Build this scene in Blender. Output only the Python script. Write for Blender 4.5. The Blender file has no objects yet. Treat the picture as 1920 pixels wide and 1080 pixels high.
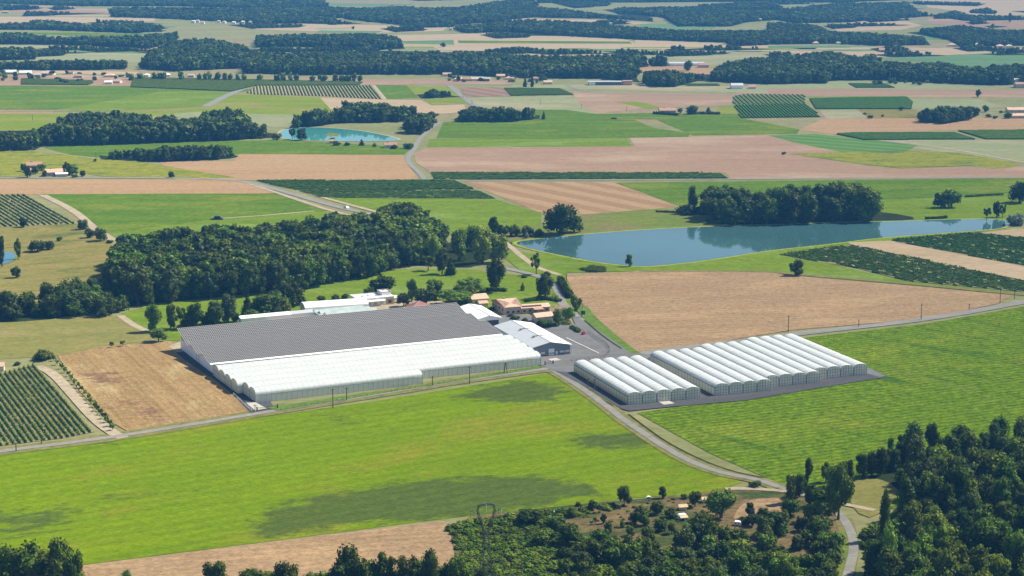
import bpy, bmesh, math, random
import numpy as np
from mathutils import Vector, Matrix, noise as mnoise
R = math.radians
random.seed(7)
rng = np.random.default_rng(7)
sc = bpy.context.scene
C = sc.collection

# ------------------------------------------------------------------ camera, sky, sun, exposure
H = 200.0; FPX = 3500.0; YH = -150.0
PITCH = math.atan((540 - YH) / FPX)
cam = bpy.data.cameras.new('camera'); camo = bpy.data.objects.new('camera', cam); C.objects.link(camo)
camo.location = (0, 0, H); camo.rotation_euler = (R(90) - PITCH, 0, 0)
cam.sensor_width = 36; cam.lens = FPX / 1920 * 36; cam.clip_start = 1; cam.clip_end = 40000
sc.camera = camo

SUN = Vector((0.92, 0.39, 1.12)).normalized()
w = bpy.data.worlds.new('World'); sc.world = w; w.use_nodes = True
nt = w.node_tree; bg = nt.nodes['Background']
sky = nt.nodes.new('ShaderNodeTexSky'); sky.sky_type = 'NISHITA'; sky.sun_disc = False
sky.sun_elevation = math.asin(SUN.z); sky.sun_rotation = math.atan2(SUN.x, SUN.y)
sky.altitude = 100
nt.links.new(sky.outputs[0], bg.inputs[0]); bg.inputs[1].default_value = 0.062
sl = bpy.data.lights.new('sun', 'SUN'); sl.energy = 5.0; sl.angle = R(0.5); sl.color = (1.0, 0.93, 0.79)
so = bpy.data.objects.new('sun', sl); C.objects.link(so); so.rotation_euler = SUN.to_track_quat('Z', 'Y').to_euler()
so.location = (0, 0, 400)
sc.view_settings.view_transform = 'Standard'; sc.view_settings.look = 'None'
sc.view_settings.gamma = 1; sc.view_settings.use_curve_mapping = False
sc.view_settings.exposure = 0.9
sc.cycles.volume_bounces = 0; sc.cycles.max_bounces = 6; sc.cycles.diffuse_bounces = 3
sc.cycles.transparent_max_bounces = 4

# ------------------------------------------------------------------ pixel <-> ground
_F = np.array([0, math.cos(PITCH), -math.sin(PITCH)]); _U = np.array([0, math.sin(PITCH), math.cos(PITCH)])
def G(x, y, z=0.0):
    d = _F * FPX + _U * (540 - y) + np.array([1.0, 0, 0]) * (x - 960)
    d = d * ((z - H) / d[2])
    return (float(d[0]), float(d[1]))
def PX(P):                                   # (n,3) world -> (n,2) px
    P = np.asarray(P, float) - np.array([0, 0, H])
    zf = P @ _F
    return np.stack([960 + FPX * P[:, 0] / zf, 540 - FPX * (P @ _U) / zf], 1)
def ppm(y): return (y - YH) / H              # pixels per metre at ground row y
def pts(s): return [tuple(float(v) for v in p.split(',')) for p in s.split()]
def inside(P, poly):
    x, y = P[:, 0], P[:, 1]; r = np.zeros(len(P), bool); n = len(poly)
    for i in range(n):
        x1, y1 = poly[i]; x2, y2 = poly[(i + 1) % n]
        c = ((y1 > y) != (y2 > y))
        with np.errstate(divide='ignore', invalid='ignore'):
            r ^= c & (x < (x2 - x1) * (y - y1) / ((y2 - y1) if y2 != y1 else 1e-9) + x1)
    return r

# ------------------------------------------------------------------ materials
def S(r, g, b, k=1.0):
    f = lambda v: ((v / 255 + 0.055) / 1.055) ** 2.4 if v > 10 else v / 255 / 12.92
    return (f(r) * k, f(g) * k, f(b) * k, 1)
def newmat(name):
    m = bpy.data.materials.new(name); m.use_nodes = True; n = m.node_tree.nodes; n.clear()
    out = n.new('ShaderNodeOutputMaterial'); return m, n, m.node_tree.links, out
def mixc(n, l, fac, a, b, mode='MIX'):
    x = n.new('ShaderNodeMix'); x.data_type = 'RGBA'; x.blend_type = mode
    for sock, v in ((x.inputs[0], fac), (x.inputs[6], a), (x.inputs[7], b)):
        if isinstance(v, (int, float)): sock.default_value = v
        elif isinstance(v, tuple): sock.default_value = v
        else: l.new(v, sock)
    return x.outputs[2]
def mth(n, l, op, a, b=None, clamp=False):
    x = n.new('ShaderNodeMath'); x.operation = op; x.use_clamp = clamp
    for s, v in zip(x.inputs, (a, b)):
        if v is None: continue
        if isinstance(v, (int, float)): s.default_value = v
        else: l.new(v, s)
    return x.outputs[0]
def mrange(n, l, v, a, b, c, d, smooth=False):
    x = n.new('ShaderNodeMapRange'); x.clamp = True
    if smooth: x.interpolation_type = 'SMOOTHSTEP'
    l.new(v, x.inputs[0])
    for i, q in enumerate((a, b, c, d)): x.inputs[i + 1].default_value = q
    return x.outputs[0]
def tex(n, l, vec, scale, detail=3, rough=.55):
    t = n.new('ShaderNodeTexNoise'); t.inputs['Scale'].default_value = scale; t.inputs['Detail'].default_value = detail
    t.inputs['Roughness'].default_value = rough; l.new(vec, t.inputs['Vector']); return t.outputs['Fac']
def mapping(n, l, vec, ang, sx, sy):
    m = n.new('ShaderNodeMapping'); m.vector_type = 'POINT'; l.new(vec, m.inputs['Vector'])
    m.inputs['Rotation'].default_value = (0, 0, -R(ang))
    m2 = n.new('ShaderNodeMapping'); l.new(m.outputs[0], m2.inputs['Vector']); m2.inputs['Scale'].default_value = (sx, sy, 1)
    return m2.outputs[0]

def field_mat(name, c1, c2, ang=0, stretch=6, big=.02, fine=.9, speck=.5, c3=None, amt3=.5, sc3=.012, stripe=None,
              bump=.5, patch=None, streak=None, row=None):
    """c1/c2 blended by long stretched noise, c3 in loose patches, speckle, drill lines, optional stripes and patch attribute"""
    m, n, l, out = newmat(name)
    geo = n.new('ShaderNodeNewGeometry').outputs['Position']
    v = mapping(n, l, geo, ang, 1 / stretch, 1)
    a = tex(n, l, v, big * 3, 4, .6)
    col = mixc(n, l, mrange(n, l, a, .35, .65, 0, 1), c1, c2)
    if c3:
        c = tex(n, l, mapping(n, l, geo, ang, .5, 1), sc3, 5, .62)
        col = mixc(n, l, mrange(n, l, c, .62 - .2 * amt3, .74 - .2 * amt3, 0, 1), col, c3)
    if streak:
        sang, sw, scol, samt = streak
        s = tex(n, l, mapping(n, l, geo, sang, 1 / 14, 1), sw, 4, .6)
        col = mixc(n, l, mrange(n, l, s, .56, .68, 0, samt), col, scol)
    if stripe:
        sang, pitch, scol, samt = stripe
        q = n.new('ShaderNodeSeparateXYZ'); l.new(mapping(n, l, geo, sang, 1, 1 / pitch), q.inputs[0])
        wv = mth(n, l, 'PINGPONG', q.outputs[1], .5)
        col = mixc(n, l, mth(n, l, 'MULTIPLY', mrange(n, l, wv, .2, .3, 0, 1), samt), col, scol)
    if patch:
        at = n.new('ShaderNodeAttribute'); at.attribute_name = 'patch'
        pn = tex(n, l, mapping(n, l, geo, 20, .5, 1), .16, 6, .75)
        pf = mth(n, l, 'ADD', at.outputs['Fac'], mth(n, l, 'MULTIPLY', mth(n, l, 'SUBTRACT', pn, .5), 2.4))
        col = mixc(n, l, mrange(n, l, pf, .3, .7, 0, .93, True), col, patch)
    rv = mapping(n, l, geo, ang, .5, 1)
    f1 = tex(n, l, rv, fine, 3, .7)
    f2 = tex(n, l, geo, fine * .22, 3, .6)
    k = mth(n, l, 'ADD', mrange(n, l, f1, .3, .7, 1 - speck, 1 + speck), mrange(n, l, f2, .3, .7, -speck * .5, speck * .5))
    if row:
        rang, pitch, amt = row
        q = n.new('ShaderNodeSeparateXYZ'); l.new(mapping(n, l, geo, rang, 1, 1 / pitch), q.inputs[0])
        wv = mth(n, l, 'PINGPONG', q.outputs[1], .5)
        k = mth(n, l, 'MULTIPLY', k, mrange(n, l, wv, .1, .4, 1 - amt, 1 + amt * .5))
    cc = n.new('ShaderNodeCombineXYZ'); [l.new(k, cc.inputs[i]) for i in range(3)]
    col = mixc(n, l, 1.0, col, cc.outputs[0], 'MULTIPLY')
    b = n.new('ShaderNodeBsdfDiffuse'); l.new(col, b.inputs[0]); b.inputs[1].default_value = .6
    if bump:
        bn = n.new('ShaderNodeBump'); bn.inputs['Strength'].default_value = bump; bn.inputs['Distance'].default_value = .5
        l.new(f1, bn.inputs['Height']); l.new(bn.outputs[0], b.inputs['Normal'])
    l.new(b.outputs[0], out.inputs[0]); return m

def plain(name, col, rough=.6, var=.12, vs=.4, metal=0, dirt=None, spec=.3, vary=0.0):
    m, n, l, out = newmat(name)
    p = n.new('ShaderNodeBsdfPrincipled'); p.inputs['Roughness'].default_value = rough; p.inputs['Metallic'].default_value = metal
    p.inputs['Specular IOR Level'].default_value = spec
    tc = n.new('ShaderNodeTexCoord').outputs['Object']
    t = tex(n, l, tc, vs, 5, .65)
    k = mrange(n, l, t, .3, .7, 1 - var, 1 + var)
    if vary:
        oi = n.new('ShaderNodeObjectInfo').outputs['Random']
        k = mth(n, l, 'MULTIPLY', k, mrange(n, l, oi, 0, 1, 1 - vary, 1 + vary))
    cc = n.new('ShaderNodeCombineXYZ'); [l.new(k, cc.inputs[i]) for i in range(3)]
    c = mixc(n, l, 1.0, col, cc.outputs[0], 'MULTIPLY')
    if dirt:                                              # (colour, low z, high z, amount): splash and rust marks near the ground
        q = n.new('ShaderNodeSeparateXYZ'); l.new(tc, q.inputs[0])
        d = mrange(n, l, q.outputs[2], dirt[1], dirt[2], 1, 0)
        t2 = tex(n, l, tc, .35, 5, .7)
        d = mth(n, l, 'MULTIPLY', d, mrange(n, l, t2, .38, .6, .1, dirt[3]))
        c = mixc(n, l, d, c, dirt[0])
    l.new(c, p.inputs['Base Color']); l.new(p.outputs[0], out.inputs[0]); return m

def leaf_mat(name, col, var=.38, trans=.25, alt=None):
    m, n, l, out = newmat(name)
    oi = n.new('ShaderNodeObjectInfo').outputs['Random']
    geo = n.new('ShaderNodeNewGeometry').outputs['Position']
    t = tex(n, l, geo, .35, 3, .6)
    hs = n.new('ShaderNodeHueSaturation'); l.new(mrange(n, l, oi, 0, 1, .475, .52), hs.inputs['Hue'])
    hs.inputs['Saturation'].default_value = 1.0
    r2 = mth(n, l, 'FRACT', mth(n, l, 'MULTIPLY', oi, 17.3))
    l.new(mth(n, l, 'MULTIPLY', mrange(n, l, r2, 0, 1, 1 - var, 1 + var), mrange(n, l, t, .3, .7, .62, 1.5)), hs.inputs['Value'])
    if alt: l.new(mixc(n, l, mrange(n, l, t, .52, .66, 0, .8), col, alt), hs.inputs['Color'])
    else: hs.inputs['Color'].default_value = col
    d = n.new('ShaderNodeBsdfDiffuse'); l.new(hs.outputs[0], d.inputs[0])
    tr = n.new('ShaderNodeBsdfTranslucent'); l.new(hs.outputs[0], tr.inputs[0])
    gl = n.new('ShaderNodeBsdfGlossy'); gl.inputs['Roughness'].default_value = .45; gl.inputs[0].default_value = (.5, .6, .5, 1)
    mx = n.new('ShaderNodeMixShader'); mx.inputs[0].default_value = trans
    l.new(d.outputs[0], mx.inputs[1]); l.new(tr.outputs[0], mx.inputs[2])
    m2 = n.new('ShaderNodeMixShader'); m2.inputs[0].default_value = .012
    l.new(mx.outputs[0], m2.inputs[1]); l.new(gl.outputs[0], m2.inputs[2])
    l.new(m2.outputs[0], out.inputs[0]); return m

def film_mat(name, col, trans=.25, rough=.45, var=.04, dirt=None):
    m, n, l, out = newmat(name)
    tc = n.new('ShaderNodeTexCoord').outputs['Object']
    t = tex(n, l, tc, .25, 5, .65); k = mrange(n, l, t, .3, .7, 1 - var, 1 + var)
    cc = n.new('ShaderNodeCombineXYZ'); [l.new(k, cc.inputs[i]) for i in range(3)]
    c = mixc(n, l, 1.0, col, cc.outputs[0], 'MULTIPLY')
    if dirt:
        q = n.new('ShaderNodeSeparateXYZ'); l.new(tc, q.inputs[0])
        d = mrange(n, l, q.outputs[2], dirt[1], dirt[2], 1, 0)
        t2 = tex(n, l, mapping(n, l, tc, 0, 1, .5), .22, 6, .75)
        c = mixc(n, l, mth(n, l, 'MULTIPLY', d, mrange(n, l, t2, .36, .6, .12, dirt[3])), c, dirt[0])
    p = n.new('ShaderNodeBsdfPrincipled'); p.inputs['Roughness'].default_value = rough; l.new(c, p.inputs['Base Color'])
    tr = n.new('ShaderNodeBsdfTranslucent'); l.new(c, tr.inputs[0])
    mx = n.new('ShaderNodeMixShader'); mx.inputs[0].default_value = trans
    l.new(p.outputs[0], mx.inputs[1]); l.new(tr.outputs[0], mx.inputs[2]); l.new(mx.outputs[0], out.inputs[0]); return m

M = {}
# fields: real-world colours
M['ground'] = field_mat('dry_grassland', (.25, .235, .11, 1), (.19, .205, .08, 1), 10, 5, .004, .25, .2, c3=(.27, .21, .12, 1), sc3=.003)
M['stub'] = field_mat('stubble', (.38, .25, .135, 1), (.33, .21, .11, 1), 5, 10, .02, .8, .22, c3=(.36, .24, .135, 1), amt3=.4, sc3=.02, bump=.25)
M['stubnear'] = field_mat('stubble_near', (.325, .225, .125, 1), (.285, .190, .105, 1), 8, 6, .03, 1.3, .3, c3=(.37, .25, .135, 1), amt3=.5, sc3=.03, bump=.5, row=(12, 4.5, .06))
M['pink'] = field_mat('ploughed_pink', (.32, .215, .140, 1), (.285, .185, .12, 1), 0, 9, .012, .5, .14, c3=(.37, .27, .18, 1), amt3=.5, sc3=.008, bump=.2)
M['tan'] = field_mat('pale_stubble', (.42, .32, .21, 1), (.36, .27, .16, 1), 0, 10, .006, .3, .14, bump=.1)
M['pale'] = field_mat('pale_meadow', (.27, .27, .14, 1), (.22, .25, .12, 1), 0, 9, .008, .3, .15, c3=(.35, .29, .18, 1), amt3=.5, sc3=.006, bump=.1)
M['teal'] = field_mat('far_green', (.14, .23, .10, 1), (.11, .19, .08, 1), 0, 9, .008, .3, .14, bump=.1)
M['green'] = field_mat('green_crop', (.110, .178, .012, 1), (.078, .142, .010, 1), 3, 5, .02, .6, .32, c3=(.15, .19, .02, 1), amt3=.5, sc3=.02, bump=.6)
M['greenl'] = field_mat('light_green_crop', (.150, .215, .015, 1), (.118, .182, .012, 1), 6, 6, .02, .6, .26, c3=(.17, .24, .045, 1), amt3=.5, sc3=.02, bump=.5)
M['soil'] = field_mat('vineyard_soil', (.27, .24, .13, 1), (.19, .20, .085, 1), 0, 3, .04, 1.0, .25, bump=.3)
M['soilgreen'] = field_mat('vineyard_grass', (.14, .18, .06, 1), (.10, .15, .045, 1), 0, 3, .04, 1.0, .25, bump=.3)
M['lime'] = field_mat('lime_meadow', (.150, .222, .003, 1), (.122, .194, .003, 1), 28, 5, .02, .9, .24, c3=(.19, .205, .015, 1), amt3=.4, sc3=.02, bump=.8, patch=(.072, .102, .020, 1), row=(31, 7, .07))
M['limefar'] = field_mat('lime_meadow_far', (.19, .235, .018, 1), (.155, .205, .016, 1), 0, 5, .012, .5, .2, c3=(.26, .22, .08, 1), amt3=.5, sc3=.012, bump=.2)
M['right'] = field_mat('rough_green_crop', (.135, .205, .006, 1), (.080, .145, .006, 1), 24, 1.8, .16, .9, .5, c3=(.15, .20, .012, 1), amt3=.5, sc3=.03, bump=1.0, patch=(.165, .20, .04, 1), streak=(-50, .12, (.035, .095, .010, 1), .75), row=(24, 3.8, .2))
M['brown'] = field_mat('mown_brown_field', (.33, .225, .10, 1), (.26, .17, .075, 1), -66, 10, .05, 1.0, .26, c3=(.40, .30, .15, 1), amt3=.5, sc3=.03, bump=.4, row=(-66, 3.2, .07), patch=(.19, .105, .065, 1), streak=(-66, .2, (.22, .16, .06, 1), .6))
M['dry'] = field_mat('dry_pasture', (.24, .195, .065, 1), (.17, .165, .04, 1), 20, 3, .03, .8, .25, c3=(.10, .125, .03, 1), amt3=.45, sc3=.035, bump=.4)
M['olive'] = field_mat('olive_pasture', (.215, .195, .06, 1), (.17, .175, .045, 1), 15, 5, .03, .8, .22, c3=(.26, .215, .09, 1), amt3=.5, sc3=.02, bump=.3)
M['bank'] = field_mat('bank_grass', (.16, .19, .035, 1), (.12, .17, .03, 1), 12, 4, .03, .7, .22, c3=(.19, .16, .07, 1), amt3=.6, sc3=.03, bump=.4)
M['reed'] = field_mat('yellow_reed_edge', (.30, .34, .03, 1), (.22, .29, .03, 1), 12, 4, .08, .7, .3, bump=.4)
M['sunf'] = field_mat('sunflowers', (.25, .235, .02, 1), (.17, .20, .03, 1), 0, 3, .04, .6, .35, c3=(.09, .14, .03, 1), amt3=.45, sc3=.04, bump=.6)
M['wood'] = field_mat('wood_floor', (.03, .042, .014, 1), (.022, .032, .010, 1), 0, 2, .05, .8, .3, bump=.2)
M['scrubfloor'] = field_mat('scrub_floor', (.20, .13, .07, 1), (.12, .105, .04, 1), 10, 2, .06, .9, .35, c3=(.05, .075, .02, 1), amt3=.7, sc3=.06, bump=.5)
M['strip'] = field_mat('banded_stubble', (.36, .25, .14, 1), (.33, .22, .12, 1), -45, 9, .02, .8, .16, stripe=(-55, 26, (.27, .165, .085, 1), .8), bump=.2)
M['strip2'] = field_mat('banded_plough', (.29, .20, .145, 1), (.26, .17, .12, 1), -45, 9, .02, .8, .12, stripe=(-60, 24, (.2, .12, .095, 1), .7), bump=.1)
M['rowsgreen'] = field_mat('striped_crop', (.13, .24, .05, 1), (.10, .2, .04, 1), 0, 9, .02, .8, .14, stripe=(-38, 22, (.08, .15, .05, 1), .7), bump=.1)
M['asphalt'] = field_mat('asphalt', (.19, .19, .185, 1), (.165, .165, .165, 1), 20, 5, .05, 1.5, .12, c3=(.16, .155, .145, 1), amt3=.5, sc3=.08, bump=0)
M['asphaltd'] = field_mat('dark_asphalt', (.10, .10, .105, 1), (.085, .085, .09, 1), 20, 5, .05, 1.5, .14, c3=(.1, .1, .105, 1), amt3=.4, sc3=.08, bump=0)
M['road'] = field_mat('old_road', (.27, .26, .235, 1), (.23, .225, .20, 1), 20, 5, .05, 1.2, .14, bump=0)
M['track'] = field_mat('sandy_track', (.42, .35, .25, 1), (.35, .285, .19, 1), 20, 3, .08, .9, .22, bump=.1)
M['concrete'] = field_mat('concrete_pad', (.52, .48, .40, 1), (.46, .43, .36, 1), 20, 3, .08, .9, .1, bump=0)
M['verge'] = field_mat('dry_verge', (.22, .19, .075, 1), (.15, .16, .045, 1), 20, 4, .08, .9, .3, bump=.3)
M['vergeg'] = field_mat('green_verge', (.125, .20, .03, 1), (.10, .165, .03, 1), 20, 4, .08, .9, .25, bump=.3)
M['ditch'] = field_mat('ditch', (.05, .05, .025, 1), (.035, .045, .018, 1), 20, 4, .08, .9, .3, bump=.3)
# foliage
M['L_dark'] = leaf_mat('leaves_dark', (.052, .078, .010, 1))
M['L_mid'] = leaf_mat('leaves_mid', (.085, .130, .014, 1))
M['L_light'] = leaf_mat('leaves_light', (.15, .23, .03, 1))
M['L_fresh'] = leaf_mat('leaves_fresh', (.105, .160, .014, 1))
M['L_blue'] = leaf_mat('leaves_bluish', (.055, .082, .022, 1))
M['L_brown'] = leaf_mat('leaves_brown', (.10, .066, .040, 1), trans=.1)
M['L_silver'] = leaf_mat('leaves_silver', (.17, .215, .15, 1), var=.1)
M['L_heath'] = leaf_mat('leaves_heath', (.085, .145, .010, 1), alt=(.15, .19, .02, 1))
M['L_vine'] = leaf_mat('leaves_vine', (.095, .165, .018, 1), var=.1)
M['L_vinefar'] = leaf_mat('leaves_vine_far', (.066, .122, .014, 1), var=.1)
M['L_pinkf'] = leaf_mat('blossom_pink', (.55, .05, .22, 1), var=.1)
M['bark'] = plain('bark', (.10, .075, .05, 1), .9, .3, 2.0)
M['barkp'] = plain('pale_bark', (.30, .26, .20, 1), .9, .3, 2.0)
# buildings
M['film'] = film_mat('white_film', (.82, .85, .85, 1), .55)
M['film2'] = film_mat('white_film_aged', (.52, .57, .58, 1), .25, var=.07)
M['gable'] = film_mat('gable_film', (.86, .88, .80, 1), .5, var=.12)
M['gablew'] = film_mat('gable_film_white', (.87, .87, .82, 1), .5, var=.10)
M['sidefilm'] = film_mat('side_film_stained', (.80, .75, .62, 1), .5, var=.1, dirt=((.36, .17, .055, 1), .2, 2.6, .75))
M['sidefilm2'] = film_mat('side_film_dull', (.80, .80, .72, 1), .5, var=.1, dirt=((.34, .27, .17, 1), .0, 1.6, .6))
M['sidefilmc'] = film_mat('side_film_cool', (.87, .88, .84, 1), .5, var=.08)
M['steel'] = plain('galvanised_steel', (.30, .31, .31, 1), .5, .1, 1, .3)
M['dsteel'] = plain('dark_steel', (.07, .07, .07, 1), .6, .1, 1)
M['gutter'] = plain('gutter_dark', (.16, .16, .14, 1), .7, .3, .3)
M['pv'] = plain('solar_cell', (.048, .042, .038, 1), .35, .12, .1, spec=.35)
M['pvframe'] = plain('panel_frame', (.44, .43, .42, 1), .5, .05, .3)
M['white'] = plain('white_paint', (.80, .80, .78, 1), .6, .05, .3)
M['whitew'] = plain('white_wall', (.82, .84, .85, 1), .7, .05, .2)
M['tanw'] = plain('tan_cladding', (.50, .38, .22, 1), .8, .12, .8)
M['woodw'] = plain('brown_grey_boards', (.17, .145, .13, 1), .85, .15, 1.5)
M['greyw'] = plain('grey_cladding', (.20, .225, .26, 1), .6, .06, .5)
M['greyroofl'] = plain('grey_roof_sheet', (.40, .43, .46, 1), .5, .05, .2)
M['whiteroof'] = plain('white_roof_sheet', (.72, .74, .74, 1), .55, .06, .2)
M['terra'] = plain('terracotta_tiles', (.50, .33, .235, 1), .85, .28, 1.4, vary=.12)
M['terrad'] = plain('old_brown_tiles', (.34, .20, .14, 1), .85, .25, 1.2, vary=.15)
M['redroof'] = plain('rusty_red_sheet', (.20, .085, .065, 1), .75, .25, .5)
M['stone'] = plain('limestone_wall', (.45, .38, .30, 1), .9, .15, 1.2, vary=.1)
M['render'] = plain('cream_render', (.60, .54, .44, 1), .85, .08, .6, vary=.12)
M['glass'] = plain('dark_glass', (.02, .025, .03, 1), .12, .1, .5, spec=.6)
M['shutter'] = plain('brown_shutter', (.10, .06, .045, 1), .6, .1, 1)
M['glassroof'] = film_mat('old_glass_roof', (.50, .58, .56, 1), .3, .25, .14)
M['paint_line'] = plain('white_road_paint', (.7, .7, .68, 1), .7, .15, 1)
M['woodpole'] = plain('weathered_pole', (.09, .075, .06, 1), .85, .2, 2)
M['concpole'] = plain('concrete_pole', (.33, .32, .30, 1), .85, .1, 2)
M['carblack'] = plain('black_car_paint', (.015, .016, .02, 1), .25, .05, 1, spec=.6)
M['carwhite'] = plain('white_car_paint', (.75, .76, .78, 1), .3, .03, 1, spec=.6)
M['tyre'] = plain('tyre_rubber', (.02, .02, .02, 1), .9, .1, 2)
M['blue'] = plain('blue_tarpaulin', (.12, .25, .50, 1), .5, .1, 1)

def water_mat(name, col, rough=.04, sc_=.25, bump=.04, spec=.5):
    m, n, l, out = newmat(name)
    geo = n.new('ShaderNodeNewGeometry').outputs['Position']
    t = tex(n, l, geo, sc_, 3, .6); big = tex(n, l, geo, .01, 3, .5)
    c = mixc(n, l, mrange(n, l, big, .35, .65, 0, 1), col, tuple(v * 1.3 for v in col[:3]) + (1,))
    p = n.new('ShaderNodeBsdfPrincipled'); l.new(c, p.inputs['Base Color']); p.inputs['Roughness'].default_value = rough
    p.inputs['IOR'].default_value = 1.33; p.inputs['Specular IOR Level'].default_value = spec
    bn = n.new('ShaderNodeBump'); bn.inputs['Strength'].default_value = bump; bn.inputs['Distance'].default_value = .1
    l.new(t, bn.inputs['Height']); l.new(bn.outputs[0], p.inputs['Normal']); l.new(p.outputs[0], out.inputs[0]); return m
M['water'] = water_mat('lake_water', (.032, .080, .088, 1))
M['water2'] = water_mat('pond_water', (.05, .21, .20, 1))
M['water3'] = water_mat('small_pond', (.04, .13, .18, 1))

# ------------------------------------------------------------------ mesh helpers
class MB:
    def __init__(s): s.v = []; s.f = []; s.mi = []; s.n = 0
    def add(s, v, f, mi=0):
        b = s.n; v = [tuple(p) for p in v]; s.v += v; s.n += len(v)
        s.f += [tuple(i + b for i in q) for q in f]; s.mi += [mi] * len(f)
    def box(s, x0, x1, y0, y1, z0, z1, mi=0):
        v = [(x, y, z) for z in (z0, z1) for y in (y0, y1) for x in (x0, x1)]
        s.add(v, [(0, 2, 3, 1), (4, 5, 7, 6), (0, 1, 5, 4), (2, 6, 7, 3), (0, 4, 6, 2), (1, 3, 7, 5)], mi)
    def quad(s, a, b, c, d, mi=0): s.add([a, b, c, d], [(0, 1, 2, 3)], mi)
    def bar(s, a, b, w, mi=0, w2=None):
        a = Vector(a); b = Vector(b); d = b - a
        if d.length < 1e-6: return
        u = d.orthogonal().normalized(); v = d.normalized().cross(u); w2 = w if w2 is None else w2
        P = [a + (u * i + v * j) * w / 2 for i, j in ((-1, -1), (1, -1), (1, 1), (-1, 1))] + [b + (u * i + v * j) * w2 / 2 for i, j in ((-1, -1), (1, -1), (1, 1), (-1, 1))]
        s.add(P, [(0, 1, 5, 4), (1, 2, 6, 5), (2, 3, 7, 6), (3, 0, 4, 7), (3, 2, 1, 0), (4, 5, 6, 7)], mi)
    def slab(s, P, t, mi=0):                       # polygon P thickened downwards by t
        P = [Vector(p) for p in P]; n = len(P); Q = [p - Vector((0, 0, t)) for p in P]
        s.add(P + Q, [tuple(range(n)), tuple(range(2 * n - 1, n - 1, -1))] + [(i, i + n, (i + 1) % n + n, (i + 1) % n) for i in range(n)], mi)
    def mesh(s, name, mats):
        me = bpy.data.meshes.new(name); me.from_pydata(s.v, [], s.f)
        for m in (mats if isinstance(mats, (list, tuple)) else [mats]): me.materials.append(m)
        if any(s.mi): me.polygons.foreach_set('material_index', s.mi)
        me.update(); return me
    def build(s, name, mats, parent=None):
        return link(name, s.mesh(name, mats), parent)
def link(name, me, parent=None, loc=None, rz=0):
    o = bpy.data.objects.new(name, me); C.objects.link(o)
    if parent: o.parent = parent
    if loc is not None: o.location = loc
    if rz: o.rotation_euler = (0, 0, rz)
    return o
def tag(o, label=None, cat=None, group=None, kind=None):
    if label: o['label'] = label
    if cat: o['category'] = cat
    if group: o['group'] = group
    if kind: o['kind'] = kind
    return o
def root(name, label, cat, x, y, rz=0, group=None, z=0):
    o = bpy.data.objects.new(name, None); C.objects.link(o); o.location = (x, y, z); o.rotation_euler = (0, 0, rz)
    o.empty_display_size = 1
    return tag(o, label, cat, group)
def npmesh(name, V, F, mats, flat=False):
    me = bpy.data.meshes.new(name); nf, k = F.shape
    me.vertices.add(len(V)); me.vertices.foreach_set('co', V.astype(np.float32).ravel())
    me.loops.add(nf * k); me.loops.foreach_set('vertex_index', F.astype(np.int32).ravel())
    me.polygons.add(nf); me.polygons.foreach_set('loop_start', np.arange(0, nf * k, k, dtype=np.int32)); me.polygons.foreach_set('loop_total', np.full(nf, k, np.int32))
    for m in (mats if isinstance(mats, (list, tuple)) else [mats]): me.materials.append(m)
    if flat: me.shade_flat()
    me.update(calc_edges=True); return me

# ------------------------------------------------------------------ setting: ground, fields, water, roads
LIFT = {0: 0}
def lift(layer):
    k = LIFT.get(layer, 0); LIFT[layer] = (k + 1) % 12
    return .03 + layer * .055 + k * .0042
def smooth_poly(P, it=2, closed=True):
    for _ in range(it):
        Q = []; n = len(P)
        for i in range(n if closed else n - 1):
            a, b = P[i], P[(i + 1) % n]
            Q += [(.75 * a[0] + .25 * b[0], .75 * a[1] + .25 * b[1]), (.25 * a[0] + .75 * b[0], .25 * a[1] + .75 * b[1])]
        if not closed: Q = [P[0]] + Q + [P[-1]]
        P = Q
    return P
def sheet(name, mat, s, layer=1, smooth=0, z=None):
    P = pts(s) if isinstance(s, str) else s
    if smooth: P = smooth_poly(P, smooth)
    zz = lift(layer) if z is None else z
    W = [G(*p) for p in P]
    me = bpy.data.meshes.new(name); bm = bmesh.new()
    f = bm.faces.new([bm.verts.new((x, y, zz)) for x, y in W])
    bmesh.ops.triangulate(bm, faces=[f]); bm.to_mesh(me); bm.free()
    for p in me.polygons:
        if p.normal.z < 0: p.flip()
    me.materials.append(M[mat]); o = link(name, me); o['kind'] = 'structure'; return o
def ribbon(name, mat, s, width, layer=3, smooth=2, closed=False, world=None, kind='structure', z=None):
    P = [G(*p) for p in pts(s)] if world is None else world
    if smooth: P = smooth_poly(P, smooth, closed)
    n = len(P); V = []; zz = lift(layer) if z is None else z
    for i in range(n):
        a = Vector(P[(i - 1) % n] if closed or i else P[0]); b = Vector(P[(i + 1) % n] if closed or i < n - 1 else P[-1])
        t = (b - a).normalized(); nn = Vector((-t.y, t.x)); p = Vector(P[i])
        w_ = width(i / (n - 1)) if callable(width) else width
        V += [(*(p + nn * w_ / 2), zz), (*(p - nn * w_ / 2), zz)]
    m = n if closed else n - 1
    me = bpy.data.meshes.new(name); me.from_pydata(V, [], [(2 * i, 2 * i + 1, (2 * i + 3) % (2 * n), (2 * i + 2) % (2 * n)) for i in range(m)])
    me.materials.append(M[mat]); o = link(name, me); o['kind'] = kind; return o
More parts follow.
